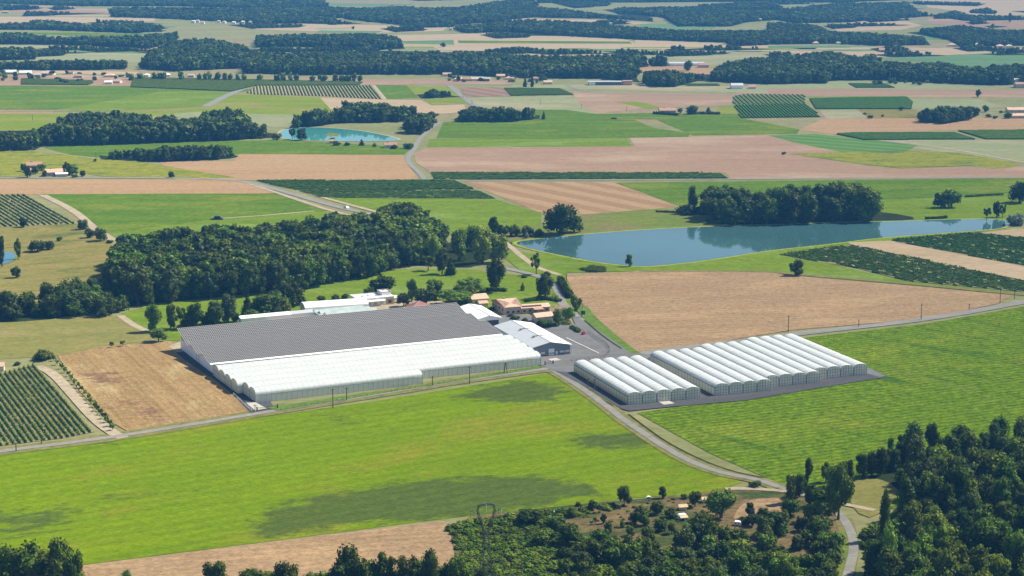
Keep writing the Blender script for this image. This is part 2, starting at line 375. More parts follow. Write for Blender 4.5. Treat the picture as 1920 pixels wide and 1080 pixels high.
def grid_sheet(name, mat, s, patches, step=3.0, layer=1, soft=5.0):
    """a field as a grid clipped to its outline; attribute 'patch' marks stands of other plants"""
    P = pts(s); W = np.array([G(*p) for p in P]); zz = lift(layer)
    x0, y0 = W.min(0); x1, y1 = W.max(0)
    bm = bmesh.new(); f = bm.faces.new([bm.verts.new((x, y, zz)) for x, y in W])
    for ax, a, b in ((0, x0, x1), (1, y0, y1)):
        t = a + step
        while t < b:
            co = (t, 0, 0) if ax == 0 else (0, t, 0); no = (1, 0, 0) if ax == 0 else (0, 1, 0)
            bmesh.ops.bisect_plane(bm, geom=bm.verts[:] + bm.edges[:] + bm.faces[:], plane_co=co, plane_no=no); t += step
    bmesh.ops.triangulate(bm, faces=[q for q in bm.faces if len(q.verts) > 4])
    me = bpy.data.meshes.new(name); bm.to_mesh(me); bm.free()
    for p in me.polygons:
        if p.normal.z < 0: p.flip()
    co = np.array([v.co[:2] for v in me.vertices]); val = np.zeros(len(co))
    for pp, amt in patches:
        Q = np.array([G(*p) for p in pts(pp)]); ins = inside(co, Q)
        d = np.full(len(co), 1e9)
        for i in range(len(Q)):
            a = Q[i]; b = Q[(i + 1) % len(Q)]; ab = b - a
            t = np.clip(((co - a) @ ab) / (ab @ ab), 0, 1); d = np.minimum(d, np.linalg.norm(co - a - t[:, None] * ab, axis=1))
        sd = np.where(ins, d, -d); val = np.maximum(val, np.clip(.5 + sd / soft / 2, 0, 1) * amt)
    at = me.attributes.new('patch', 'FLOAT', 'POINT'); at.data.foreach_set('value', val.astype(np.float32))
    me.materials.append(M[mat]); o = link(name, me); o['kind'] = 'structure'; return o

#@@GROUND
me = bpy.data.meshes.new('ground'); me.from_pydata([(-14000, -1500, 0), (14000, -1500, 0), (14000, 16000, 0), (-14000, 16000, 0)], [], [(0, 1, 2, 3)])
me.materials.append(M['ground']); tag(link('ground', me), kind='structure')

FIELDS = '''
stubble_field|pink|-400,15 45,15 200,16 205,24 40,24 -400,26|1
stubble_field|tan|-400,28 205,33 290,34 290,40 205,42 60,47 -400,45|1
crop_field|teal|-400,10 45,12 45,18 -400,20|1
crop_field|green|-400,55 260,63 330,62 200,69 60,64 -400,61|1
meadow|pale|-400,82 112,86 280,95 275,100 265,117 65,117 70,95 -400,90|1
stubble_field|pink|112,86 270,91 282,93 278,97 120,92|2
crop_field|teal|75,92 120,91 276,97 274,101 75,98|2
stubble_field|tan|50,131 260,135 260,140 50,137|1
stubble_field|pink|-400,140 60,140 250,143 480,147 960,150 960,158 480,160 250,162 40,162 -400,160|1
crop_field|green|-400,159 240,161 480,168 430,176 380,200 200,208 105,206 -400,202|2
crop_field|greenl|105,206 200,190 300,172 435,171 379,200 200,209|3
bare_strip|pink|-400,203 100,208 100,214 -400,215|1
meadow|limefar|-400,214 130,213 125,228 75,243 -400,252|1
meadow|limefar|135,212 200,211 380,201 440,175 480,177 560,181 600,183 640,185 650,195 620,214 555,217 480,232 375,225 300,216|1
meadow|pale|300,216 380,209 470,214 560,215 545,235 520,240 480,234 375,226|2
stubble_field|tan|600,183 722,187 790,188 810,198 870,196 875,210 830,213 640,207 620,205|1
crop_field|green|700,159 763,160 785,184 722,186|2
meadow|limefar|763,161 840,164 870,176 864,182 785,184|2
crop_field|limefar|795,186 862,183 878,194 810,197|3
stubble_field|strip2|860,164 945,164 958,180 875,182|2
meadow|pale|875,183 1070,180 1120,195 1120,214 1030,206 900,206|2
stubble_field|pink|1072,172 1380,177 1370,198 1290,200 1200,205 1120,213 1085,195|2
meadow|limefar|1150,190 1190,190 1245,202 1210,204|3
crop_field|green|1005,206 1060,206 1120,214 1230,212 1390,215 1390,222 1240,224 1000,222|2
crop_field|green|832,229 1060,221 1190,225 1225,240 1295,250 1290,257 960,260 818,259|3
crop_field|greenl|806,261 1175,259 1185,275 800,277|3
crop_field|green|1232,225 1300,220 1390,222 1500,243 1495,251 1300,254|3
meadow|limefar|1350,200 1376,198 1385,214 1340,214|3
crop_field|teal|560,5 790,8 690,12 550,10|1
stubble_field|tan|480,44 640,46 840,50 830,58 700,62 480,55|1
crop_field|teal|600,57 720,58 705,62 590,61|2
stubble_field|tan|740,66 960,62 1170,73 1200,84 1200,102 1000,108 960,97 760,92|1
crop_field|teal|755,77 850,75 852,84 757,82|2
crop_field|green|858,76 1180,78 1185,82 860,81|2
crop_field|green|965,94 1240,92 1250,96 970,98|2
meadow|pale|480,89 640,92 960,97 870,101 480,100|1
stubble_field|tan|960,34 1150,38 1225,43 1190,46 960,40|1
crop_field|teal|1200,45 1350,47 1340,53 1260,56 1200,57|1
stubble_field|tan|1190,75 1370,82 1560,90 1560,104 1330,122 1200,120|1
meadow|pale|1200,102 1440,97 1500,100 1440,110 1330,122 1210,118|2
stubble_field|stub|1180,127 1300,123 1350,132 1330,141 1200,136|2
meadow|pale|960,160 1180,158 1300,163 1440,160 1440,175 960,164|1
stubble_field|tan|1600,40 1690,37 1730,48 1690,56 1570,59 1560,52|1
stubble_field|tan|1720,-5 1950,-5 2300,-5 2300,28 1920,28 1820,30 1790,20 1740,14|1
stubble_field|pink|1740,33 1920,34 2300,34 2300,52 1860,52 1740,44|1
crop_field|teal|1730,67 1775,66 1770,75 1735,74|2
crop_field|teal|1440,86 1640,86 1635,96 1440,94|2
stubble_field|tan|1440,95 1640,97 1705,90 2300,89 2300,98 1780,104 1640,107 1440,104|1
crop_field|teal|1640,110 1780,103 1920,97 2300,97 2300,122 1800,127 1760,119|1
meadow|pale|1440,153 1640,152 1740,156 1890,168 1600,169 1440,166|1
stubble_field|pink|1380,166 1600,167 1890,169 2300,171 2300,184 1700,182 1380,178|1
meadow|pale|1700,186 1840,187 1880,200 1800,208 1712,205|1
meadow|limefar|1511,180 1695,180 1702,184 1518,186|2
meadow|pale|1535,206 1605,205 1628,221 1550,223|2
dry_scrub|dry|1610,206 1715,206 1745,221 1630,222|2
stubble_field|stub|1545,222 1740,221 2300,221 2300,244 1790,244 1560,252 1500,243|1
meadow|pale|1640,262 2300,261 2300,318 1920,305 1880,302 1740,282 1650,271|1
striped_field|rowsgreen|1440,254 1530,252 1650,264 1720,273 1700,284 1580,286 1490,268|2
sunflower_field|sunf|1482,290 1560,286 1700,283 1800,287 1915,308 1900,314 1860,317 1820,311 1690,316 1640,311 1540,297|3
ploughed_field|pink|800,276 1190,274 1180,259 1440,254 1490,268 1580,286 1482,289 1540,299 1660,317 1820,313 2300,311 2300,332 1370,337 1362,325 806,323 780,305 776,290|2
crop_field|green|1155,343 1400,340 1920,334 2300,333 2300,362 1810,369 1710,373 1430,381 1275,386|2
meadow|greenl|1275,386 1430,381 1710,373 1900,363 2300,361 2300,405 1890,412 1720,412 1350,424 1290,400|1
stubble_field|strip|870,341 1150,342 1268,387 1240,392 1100,402 1010,398|2
ploughed_field|stub|300,304 440,302 447,289 755,291 762,305 785,337 470,338 330,337|2
crop_field|green|75,275 440,264 525,262 775,277 757,290 440,290 200,297 130,290|1
sunflower_field|sunf|-300,287 60,283 180,298 260,303 448,334 330,335 190,331 120,319 40,331 -300,334|2
stubble_field|stub|-500,337 430,337 480,345 520,361 480,365 -500,365|2
crop_field|green|80,364 520,363 615,395 420,409 200,437 170,415|2
crop_field|greenl|205,437 420,408 600,396 720,404 650,430 440,450 220,455|1
crop_field|greenl|600,371 928,374 1015,400 1015,420 930,440 800,440 740,405 690,397|1
dry_pasture|dry|-300,425 150,420 200,450 230,470 210,540 60,570 -300,560|1
pasture|olive|-300,598 220,594 300,630 270,640 100,668 -300,692|2
meadow|greenl|228,588 300,568 560,540 750,505 880,505 1000,520 1060,510 1085,570 1000,580 700,590 560,600 330,640 290,636|2
bank_meadow|bank|930,455 1010,420 1100,402 1240,391 1300,398 1400,420 1400,470 1060,480|2
meadow|greenl|930,470 1060,480 1190,500 1440,470 1640,446 1720,446 1500,472 1480,478 1700,528 1920,550 1900,552 1500,517 1440,508 1200,509 1060,512 990,520|3
meadow|greenl|1400,470 1760,430 1860,432 1660,456 1470,480|3
stubble_field|tan|1590,455 1668,452 1920,500 2200,545 2200,580 1920,526 1600,462|4
stubble_field|tan|1840,438 1900,430 2300,420 2300,452 1920,447|4
ploughed_field|stubnear|1060,516 1200,509 1440,511 1500,519 1700,536 1900,554 1870,570 1740,598 1480,620 1330,645 1192,663 1150,628 1085,572|4
stubble_field|stubnear|150,1062 500,1018 832,978 880,1045 900,1130 150,1130|2
'''
for ln in FIELDS.strip().splitlines():
    nm, mt, pp, ly = ln.split('|'); sheet(nm, mt, pp, int(ly))

grid_sheet('meadow', 'lime', '-120,868 0,852 230,824 480,784 720,750 1015,702 1045,702 1170,782 1290,862 1350,888 1392,905 1330,925 1180,935 1050,950 840,972 500,1016 150,1060 -120,1100',
  [('470,985 500,960 600,930 760,905 900,895 1000,895 1080,905 1120,925 1000,950 850,972 640,985 480,1015', 1.0),
   ('850,745 900,725 960,715 1020,718 1065,735 1050,752 960,757 880,750', .95), ('1065,822 1120,812 1200,812 1235,832 1180,842 1100,840', .95),
   ('-60,965 60,950 150,945 160,985 60,1010 -60,1010', .62), ('190,933 240,925 290,920 260,935 200,940', .7), ('300,922 400,912 410,917 330,926', .66),
   ('590,780 650,770 680,790 640,800', .55), ('1240,875 1290,870 1300,878 1250,882', .6), ('150,832 220,826 215,836 150,838', .7), ('720,770 760,765 770,775 730,780', .5)], 3.0, 1, 9)
grid_sheet('crop_field', 'right', '1480,640 1520,632 1740,607 1920,575 2150,535 2300,900 1920,990 1500,930 1440,898 1330,850 1195,775 1240,768 1640,712 1660,706',
  [('1480,690 1640,712 1700,705 1560,690', .35), ('1700,690 1920,765 1920,772 1690,700', .55), ('1600,655 1760,700 1750,705 1590,660', .3)], 4.0, 2, 8)
grid_sheet('brown_field', 'brown', '108,668 200,650 318,640 345,668 405,715 438,742 470,775 440,782 350,794 240,810 205,790 150,735',
  [('150,700 220,700 250,720 190,722 150,712', .75), ('200,745 270,750 330,790 270,795 210,765', .62), ('300,700 330,730 300,730', .4), ('180,760 210,760 215,785 190,775', .6)], 3.0, 3, 10)

r_ = random.Random(3)
for k in range(46):                                            # the small holdings of the far plain
    x = r_.uniform(-100, 2000); y = r_.choice([r_.uniform(4, 62), r_.uniform(86, 97)]); wpx = r_.uniform(50, 190); hp = r_.uniform(1.2, 3.4); sk = r_.uniform(-25, 25)
    sheet(r_.choice(['stubble_field', 'meadow', 'crop_field']), r_.choice(['tan', 'pink', 'teal', 'pale', 'tan', 'green', 'limefar']), [(x, y), (x + wpx, y + r_.uniform(-.4, .6)), (x + wpx + sk, y + hp), (x + sk, y + hp + r_.uniform(-.4, .4))], 2)
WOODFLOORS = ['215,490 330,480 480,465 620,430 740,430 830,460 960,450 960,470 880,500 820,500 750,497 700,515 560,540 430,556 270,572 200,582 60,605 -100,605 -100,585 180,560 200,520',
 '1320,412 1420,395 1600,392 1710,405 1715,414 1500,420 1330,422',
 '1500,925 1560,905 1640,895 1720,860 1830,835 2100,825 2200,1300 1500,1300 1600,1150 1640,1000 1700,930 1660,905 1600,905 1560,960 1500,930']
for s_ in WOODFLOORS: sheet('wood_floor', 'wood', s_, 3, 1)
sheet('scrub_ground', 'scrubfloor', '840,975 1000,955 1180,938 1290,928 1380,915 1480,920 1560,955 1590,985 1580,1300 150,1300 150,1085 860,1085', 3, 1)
sheet('meadow', 'olive', '1600,895 1660,900 1690,925 1640,975 1600,960 1590,915', 4, 1)
sheet('bare_clearing', 'stubnear', '1385,952 1402,940 1430,935 1492,936 1500,950 1480,968 1440,958 1415,966 1400,984 1372,978', 4, 1)

# water
def water(name, mat, s, bank=None, bw=4):
    P = smooth_poly(pts(s), 2)
    if bank: ribbon('shore_bank', bank, '', bw, 5, 0, True, world=[G(*p) for p in P])
    return sheet(name, mat, P, 6)
water('lake', 'water', '962,455 1000,450 1050,445 1130,437 1250,429 1350,425 1450,423 1560,418 1680,416 1780,412 1870,411 1898,417 1885,429 1780,437 1640,447 1560,458 1440,470 1340,487 1240,499 1190,501 1110,491 1040,477 985,465', 'reed', 5)
water('pond', 'water2', '524,245 560,239 620,240 680,246 720,254 752,261 735,265 640,265 560,263 526,260', 'track', 5)
water('pond', 'water3', '-60,478 20,472 30,478 26,490 5,497 -60,500', 'bank', 3)
sheet('islet', 'bank', '608,253 618,250 635,251 637,256 612,256', 7, 1)

# roads and tracks
RS = '''
road|road|797,339 788,325 772,312 763,300 768,290 778,278 785,262 800,248 815,236 828,228|4.5|4
road|road|842,160 865,180 898,205|7|4
road|road|480,158 440,172 385,200|10|4
track|verge|385,200 200,209 0,209 -200,208|4|3
road|road|1062,160 1100,173 1200,178 1380,178 1600,183|5|4
track|track|700,160 722,187|5|4
road|road|-300,334 186,333 430,336 485,346 560,368 640,391 700,402 750,415|6|5
track|track|450,339 500,355 560,376 640,402 690,408|4|4
track|track|580,364 700,396 720,402|4|4
track|track|80,366 140,395 180,432 215,452|6|4
track|track|415,410 500,404 590,396|3|4
road|road|800,339 1170,338 1400,336 1920,331 2100,329|5|4
track|track|1640,262 1760,275 1920,305|4|4
road|track|930,440 1000,500 1030,510 1050,516|4|4
road|road|930,500 1000,515 1035,528 1050,550 1052,568 1070,585 1100,612 1150,650 1180,668|5|5
track|verge|1200,509 1440,509 1500,516 1700,532 1880,550 1960,556|5|5
road|road|1150,672 1200,664 1330,648 1500,626 1740,600 1920,567 2100,535|7|5
track|track|70,688 100,700 140,745 180,790 215,815 232,822|5|5
track|track|225,592 250,610 275,622|4|4
track|track|1360,918 1400,917 1480,922 1560,942 1640,958|3|5
'''
for ln in RS.strip().splitlines():
    nm, mt, pp, wd, ly = ln.split('|'); ribbon(nm, mt, pp, float(wd), int(ly))
R5 = '-150,872 0,847 120,833 230,818 360,797 480,777 600,757 720,738 850,716 960,701 1030,692 1080,683 1160,668'
ribbon('verge', 'verge', R5, 11, 4); ribbon('road', 'road', R5, 3.7, 6)
R4 = '1035,694 1060,708 1100,735 1140,764 1165,785 1205,812 1240,836 1300,870 1360,890 1420,900 1462,915'
ribbon('verge', 'verge', R4, 8, 4); ribbon('road', 'road', R4, 3.3, 6)
ribbon('road', 'road', '1462,915 1500,925 1545,945 1580,970 1597,1000 1602,1030 1595,1060 1580,1110 1560,1150', 3.1, 5)
ribbon('verge', 'bank', '1582,972 1590,1000 1594,1030 1585,1080 1575,1110', 6, 4)
ribbon('ditch', 'ditch', '1178,778 1215,806 1252,832 1310,862 1370,885 1430,897', 1.0, 6)
ribbon('ditch', 'ditch', '1058,708 1100,735 1150,762', 1.0, 5)
ribbon('ditch', 'ditch', '1096,602 1130,632 1165,655', 1.2, 7)
ribbon('verge', 'vergeg', '1088,575 1108,600 1145,632 1180,660 1192,666', 7, 5)
# yards of the nursery
sheet('yard', 'asphaltd', '322,655 345,645 420,700 500,745 520,772 470,776 438,742 405,715 345,675', 5)
sheet('yard', 'asphalt', '880,600 960,590 1040,598 1090,612 1140,645 1180,668 1100,694 1030,695 1008,684 960,655', 5)
sheet('yard', 'asphalt', '1070,590 1110,612 1185,665 1200,672 1150,685 1060,700 1040,690 1100,672 1140,655 1080,612', 6)
sheet('yard', 'asphaltd', '1040,697 1085,694 1180,676 1225,664 1300,655 1320,668 1445,728 1540,713 1640,695 1665,708 1540,728 1400,752 1260,764 1180,772 1165,768 1100,728', 7)
sheet('yard', 'asphalt', '1008,684 1100,666 1200,664 1225,668 1180,690 1080,702 1040,697', 8)
sheet('yard_path', 'asphalt', '1595,680 1630,692 1660,706 1650,709 1625,702', 8)
sheet('yard', 'track', '315,650 345,640 352,660 330,662', 6)
sheet('yard', 'track', '500,596 750,563 830,565 860,572 880,590 640,612 500,620', 5)
sheet('concrete_apron', 'concrete', '1235,755.5 1255,753.5 1264.5,758.5 1245,761', 9)
sheet('concrete_apron', 'concrete', '1027,675.5 1043,673 1052,677 1035,679', 9)
sheet('concrete_apron', 'concrete', '455,752 480,757 500,768 478,772', 9)
sheet('lawn', 'vergeg', '500,766 800,722 1010,687 1018,691 720,738 520,772', 8)
ribbon('painted_line', 'paint_line', '1062,635 1123,664', .35, 9, 0)
#@@TREES
# ------------------------------------------------------------------ plants
_t = (1 + 5 ** .5) / 2
def _ico(sub):
    bm = bmesh.new(); bmesh.ops.create_icosphere(bm, subdivisions=sub, radius=1)
    V = np.array([v.co[:] for v in bm.verts]); F = np.array([[v.index for v in f.verts] for f in bm.faces]); bm.free(); return V, F
ICO = {1: _ico(1), 2: _ico(2)}
def lobes(shape, r):
    L = []
    if shape == 'broad':
        for i in range(18):
            a = r.uniform(0, 2 * math.pi); q = math.sqrt(r.uniform(0, 1)) * .33; z = .53 + r.uniform(-.36, .30)
            k = math.sqrt(max(0.12, 1 - ((z - .53) / .46) ** 2)); L.append((math.cos(a) * q * k, math.sin(a) * q * k, z, r.uniform(.13, .21)))
        L.append((0, 0, .55, .27))
    elif shape == 'tall':
        for i in range(15):
            a = r.uniform(0, 2 * math.pi); z = r.uniform(.17, .9); k = 1 - abs(z - .5) * .9; q = r.uniform(.08, .32) * k
            L.append((math.cos(a) * q, math.sin(a) * q, z, r.uniform(.11, .18) * (.6 + .5 * k)))
        L.append((0, 0, .45, .22)); L.append((0, 0, .65, .18))
    elif shape == 'umbrella':
        for i in range(15):
            a = r.uniform(0, 2 * math.pi); q = math.sqrt(r.uniform(0, 1)) * .36
            L.append((math.cos(a) * q, math.sin(a) * q, .74 + r.uniform(-.22, .12) * (1 - q * 1.2), r.uniform(.14, .19)))
        L.append((0, 0, .68, .25))
    elif shape == 'poplar':
        for i in range(15):
            z = .10 + i / 15 * .83; a = r.uniform(0, 6.28); k = math.sin(math.pi * min(1, (z * .85 + .12))) ** .7
            L.append((math.cos(a) * .16 * k, math.sin(a) * .16 * k, z, .10 + .13 * k))
    elif shape == 'conifer':
        for i in range(16):
            z = .07 + i / 16 * .85; a = r.uniform(0, 6.28); k = 1 - z
            L.append((math.cos(a) * .26 * k, math.sin(a) * .26 * k, z, .05 + .26 * k))
    elif shape == 'bush':
        for i in range(12):
            a = r.uniform(0, 6.28); q = math.sqrt(r.uniform(0, 1)) * .34; z = r.uniform(.2, .68) * (1 - q * .8)
            L.append((math.cos(a) * q, math.sin(a) * q, z, r.uniform(.16, .26)))
    elif shape == 'thin':
        for i in range(13):
            a = r.uniform(0, 6.28); q = r.uniform(.1, .36); z = r.uniform(.35, .86)
            L.append((math.cos(a) * q, math.sin(a) * q, z, r.uniform(.08, .14)))
    return L
def crown_arrays(shape, seed, n, leaf, aspect=1.0, core=.74, coresub=1):
    r = np.random.default_rng(seed); L = lobes(shape, r); A = np.array([1, 1, 1.0])
    V = []; F = []; nb = 0
    if core:
        cv, cf = ICO[coresub]
        for x, y, z, q in L:
            k = 1 + r.uniform(-.22, .22, (len(cv), 1)); p = cv * k * q * core
            p[:, 2] = p[:, 2] / aspect; p = p + np.array([x, y, z]); p[:, 2] = np.maximum(p[:, 2], .015)
            V.append(p); F.append(np.concatenate([cf, cf[:, 2:3]], 1) + nb); nb += len(p)
    vol = np.array([l[3] ** 2 for l in L]); cnt = np.maximum(1, (vol / vol.sum() * n)).astype(int)
    Lc = np.array([l[:3] for l in L]); Lr = np.array([l[3] for l in L])
    for i, (x, y, z, q) in enumerate(L):
        d = r.normal(size=(cnt[i], 3)); d /= np.linalg.norm(d, axis=1, keepdims=True)
        rad = q * r.uniform(.72, 1.16, (cnt[i], 1)); off = d * rad; off[:, 2] /= aspect
        P = off + np.array([x, y, z])
        dd = np.linalg.norm((P[:, None] - Lc[None]) * np.array([1, 1, aspect]), axis=2) / Lr[None]; dd[:, i] = 9
        ok = (dd.min(1) > .72) & (P[:, 2] > .02); P = P[ok]; d = d[ok]; m = len(P)
        if not m: continue
        nrm = d + r.normal(size=(m, 3)) * .55 + np.array([0, 0, .25]); nrm /= np.linalg.norm(nrm, axis=1, keepdims=True)
        t = np.cross(nrm, r.normal(size=(m, 3))); t /= np.linalg.norm(t, axis=1, keepdims=True) + 1e-9; b = np.cross(nrm, t)
        s = leaf * r.uniform(.55, 1.3, (m, 1)); s2 = s * r.uniform(.55, 1, (m, 1))
        for v in (P - t * s, P - b * s2 + nrm * s * .2, P + t * s, P + b * s2 - nrm * s * .2):
            w_ = v.copy(); V.append(w_)
        base = nb; F.append(np.stack([base + np.arange(m) + k * m for k in range(4)], 1)); nb += 4 * m
    # squash leaf positions for tall aspect is folded into z already
    return np.concatenate(V), np.concatenate(F)
_mesh = {}
def crown_mesh(shape, seed, n, leaf, mat, core=.74):
    k = ('c', shape, seed, n, leaf, mat, core)
    if k not in _mesh:
        V, F = crown_arrays(shape, seed, n, leaf, 1.0, core); _mesh[k] = npmesh('crown', V, F, M[mat])
    return _mesh[k]
def trunk_mesh(shape, seed, mat='bark'):
    k = ('t', shape, seed, mat)
    if k not in _mesh:
        r = random.Random(seed); b = MB(); z = 0; x = y = 0; top = {'umbrella': .7, 'poplar': .5, 'conifer': .5, 'bush': .3}.get(shape, .5)
        rad = .032 if shape != 'poplar' else .05; P = [(0, 0, -.02, rad * 1.4)]
        for i in range(1, 5): P.append((r.uniform(-.02, .02), r.uniform(-.02, .02), top * i / 4, rad * (1 - .15 * i)))
        for a, c in zip(P, P[1:]):
            b.bar(a[:3], c[:3], a[3] * 2, 0, c[3] * 2)
        for i in range(6):
            a = r.uniform(0, 6.28); q = r.uniform(.15, .3); z0 = top * r.uniform(.45, 1)
            mid = (math.cos(a) * q * .5, math.sin(a) * q * .5, z0 + .08)
            b.bar((0, 0, z0), mid, .028, 0, .02); b.bar(mid, (math.cos(a) * q, math.sin(a) * q, z0 + .2), .02, 0, .008)
        _mesh[k] = b.mesh('trunk', M[mat])
    return _mesh[k]
NLEAF = {'broad': 1700, 'tall': 1700, 'umbrella': 2000, 'poplar': 1500, 'conifer': 1100, 'bush': 1000, 'thin': 900}
KNAME = {'broad': 'broadleaf_tree', 'tall': 'broadleaf_tree', 'umbrella': 'umbrella_pine', 'poplar': 'poplar_tree', 'conifer': 'conifer_tree', 'bush': 'bush', 'thin': 'young_tree'}
def tree(X, Y, h, wd, shape, mat, label, group=None, name=None, leaf=.042, detail=1.0, seed=None, cat=None):
    sd = random.randint(0, 4) if seed is None else seed
    nm = name or KNAME[shape]
    o = root(nm, label, cat or ('bush' if nm in ('bush', 'hedge', 'scrub_bush') else 'tree'), X, Y, random.uniform(0, 6.28), group)
    n = int(NLEAF[shape] * detail)
    c = link('crown', crown_mesh(shape, sd, n, leaf, mat), o); c.scale = (wd, wd, h)
    t = link('trunk', trunk_mesh(shape, sd, 'barkp' if shape == 'poplar' else 'bark'), o); t.scale = (wd if shape != 'umbrella' else wd * .7, wd if shape != 'umbrella' else wd * .7, h)
    return o
def ptree(x, yb, yt, wpx, shape, mat, label, group=None, **k):
    X, Y = G(x, yb); D = math.hypot(Y, H)
    s = FPX * math.cos(PITCH) / D if False else ppm(yb)
    return tree(X, Y, (yb - yt) / s * 1.02, wpx / s * 1.04, shape, M and mat, label, group, **k)

def scatter(poly_px, spacing, hm, top_test=True, jit=.42, r=rng):
    """ground points whose foot and top both fall inside the outline seen in the photograph"""
    P = pts(poly_px) if isinstance(poly_px, str) else poly_px
    W = np.array([G(x, max(y, -60)) for x, y in P]); x0, y0 = W.min(0); x1, y1 = W.max(0)
    gx = np.arange(x0, x1, spacing); gy = np.arange(y0 - 0, y1, spacing * .87)
    X, Yv = np.meshgrid(gx, gy); X = X + (np.arange(len(gy)) % 2)[:, None] * spacing / 2
    Q = np.stack([X.ravel(), Yv.ravel()], 1); Q += r.uniform(-jit, jit, Q.shape) * spacing
    hh = hm * r.uniform(.62, 1.22, len(Q))
    a = PX(np.concatenate([Q, np.zeros((len(Q), 1))], 1)); ok = inside(a, P)
    if top_test:
        b = PX(np.concatenate([Q, hh[:, None] * .9], 1)); ok &= inside(b, P)
    return Q[ok], hh[ok]

# far woods: one wood is one mass of instanced trees
src = bpy.data.collections.new('tree_sources')
def lod(shape, seed, mat, n=150, leaf=.11):
    V, F = crown_arrays(shape, seed, n, leaf, 1.0, .8); nb = len(V)
    tv = np.array([(x, y, z) for z in (0, .35) for x, y in ((-.02, -.02), (.02, -.02), (.02, .02), (-.02, .02))])
    tf = np.array([[0, 1, 5, 4], [1, 2, 6, 5], [2, 3, 7, 6], [3, 0, 4, 7]]) + nb
    me = npmesh('wood_tree', np.concatenate([V, tv]), np.concatenate([F, tf]), [M[mat], M['bark']])
    mi = np.zeros(len(F) + 4, np.int32); mi[-4:] = 1; me.polygons.foreach_set('material_index', mi)
    return bpy.data.objects.new('wood_tree', me)
def make_src(name, specs):
    c = bpy.data.collections.new(name)
    for i, s_ in enumerate(specs):
        o = lod(*s_); o.name = 'wood_tree_%02d' % i; c.objects.link(o)
    return c, len(specs)
SRC = {'far': make_src('far_trees', [('broad', 1, 'L_blue'), ('broad', 2, 'L_dark'), ('tall', 3, 'L_dark'), ('broad', 4, 'L_mid'), ('tall', 5, 'L_blue'), ('broad', 6, 'L_dark')]),
       'near': make_src('near_trees', [(sh, sd, mt, 850, .058) for sh, sd, mt in (('broad', 11, 'L_fresh'), ('thin', 12, 'L_fresh'), ('tall', 13, 'L_mid'), ('thin', 14, 'L_fresh'), ('broad', 1, 'L_dark'), ('tall', 2, 'L_dark'), ('broad', 3, 'L_mid'), ('tall', 4, 'L_blue'), ('broad', 5, 'L_blue'), ('tall', 6, 'L_dark'), ('broad', 7, 'L_dark'))]),
       'shrub': make_src('shrubs', [('bush', 1, 'L_heath', 340, .065), ('bush', 2, 'L_heath', 340, .065), ('bush', 3, 'L_fresh', 340, .065), ('bush', 4, 'L_dark', 340, .065)])}
_ng = {}
def inst_group(key):
    if key in _ng: return _ng[key]
    c, k = SRC[key]
    g = bpy.data.node_groups.new('scatter_' + key, 'GeometryNodeTree')
    g.interface.new_socket('Geometry', in_out='INPUT', socket_type='NodeSocketGeometry')
    g.interface.new_socket('Geometry', in_out='OUTPUT', socket_type='NodeSocketGeometry')
    n = g.nodes; l = g.links; i = n.new('NodeGroupInput'); o = n.new('NodeGroupOutput')
    ip = n.new('GeometryNodeInstanceOnPoints'); ci = n.new('GeometryNodeCollectionInfo')
    ci.inputs['Collection'].default_value = c; ci.inputs['Separate Children'].default_value = True; ci.inputs['Reset Children'].default_value = True
    def na(nm, t):
        a = n.new('GeometryNodeInputNamedAttribute'); a.data_type = t; a.inputs['Name'].default_value = nm; return a.outputs['Attribute']
    l.new(i.outputs[0], ip.inputs['Points']); l.new(ci.outputs[0], ip.inputs['Instance']); ip.inputs['Pick Instance'].default_value = True
    l.new(na('vid', 'INT'), ip.inputs['Instance Index']); l.new(na('rz', 'FLOAT_VECTOR'), ip.inputs['Rotation']); l.new(na('scl', 'FLOAT_VECTOR'), ip.inputs['Scale'])
    l.new(ip.outputs[0], o.inputs[0]); _ng[key] = g; return g
def wood(name, Q, hh, key, label, wk=.95, cat='wood', floor=None):
    if not len(Q): return
    n = len(Q); me = bpy.data.meshes.new(name); me.vertices.add(n)
    me.vertices.foreach_set('co', np.concatenate([Q, np.zeros((n, 1))], 1).astype(np.float32).ravel())
    me.attributes.new('vid', 'INT', 'POINT').data.foreach_set('value', rng.integers(0, SRC[key][1], n).astype(np.int32))
    rz = np.zeros((n, 3), np.float32); rz[:, 2] = rng.uniform(0, 6.28, n)
    me.attributes.new('rz', 'FLOAT_VECTOR', 'POINT').data.foreach_set('vector', rz.ravel())
    wd = hh * wk * rng.uniform(.85, 1.2, n); s_ = np.stack([wd, wd, hh], 1).astype(np.float32)
    me.attributes.new('scl', 'FLOAT_VECTOR', 'POINT').data.foreach_set('vector', s_.ravel())
    me.materials.append(M['L_dark'])
    o = link(name, me); m = o.modifiers.new('scatter', 'NODES'); m.node_group = inst_group(key)
    return tag(o, label, cat, kind='stuff')

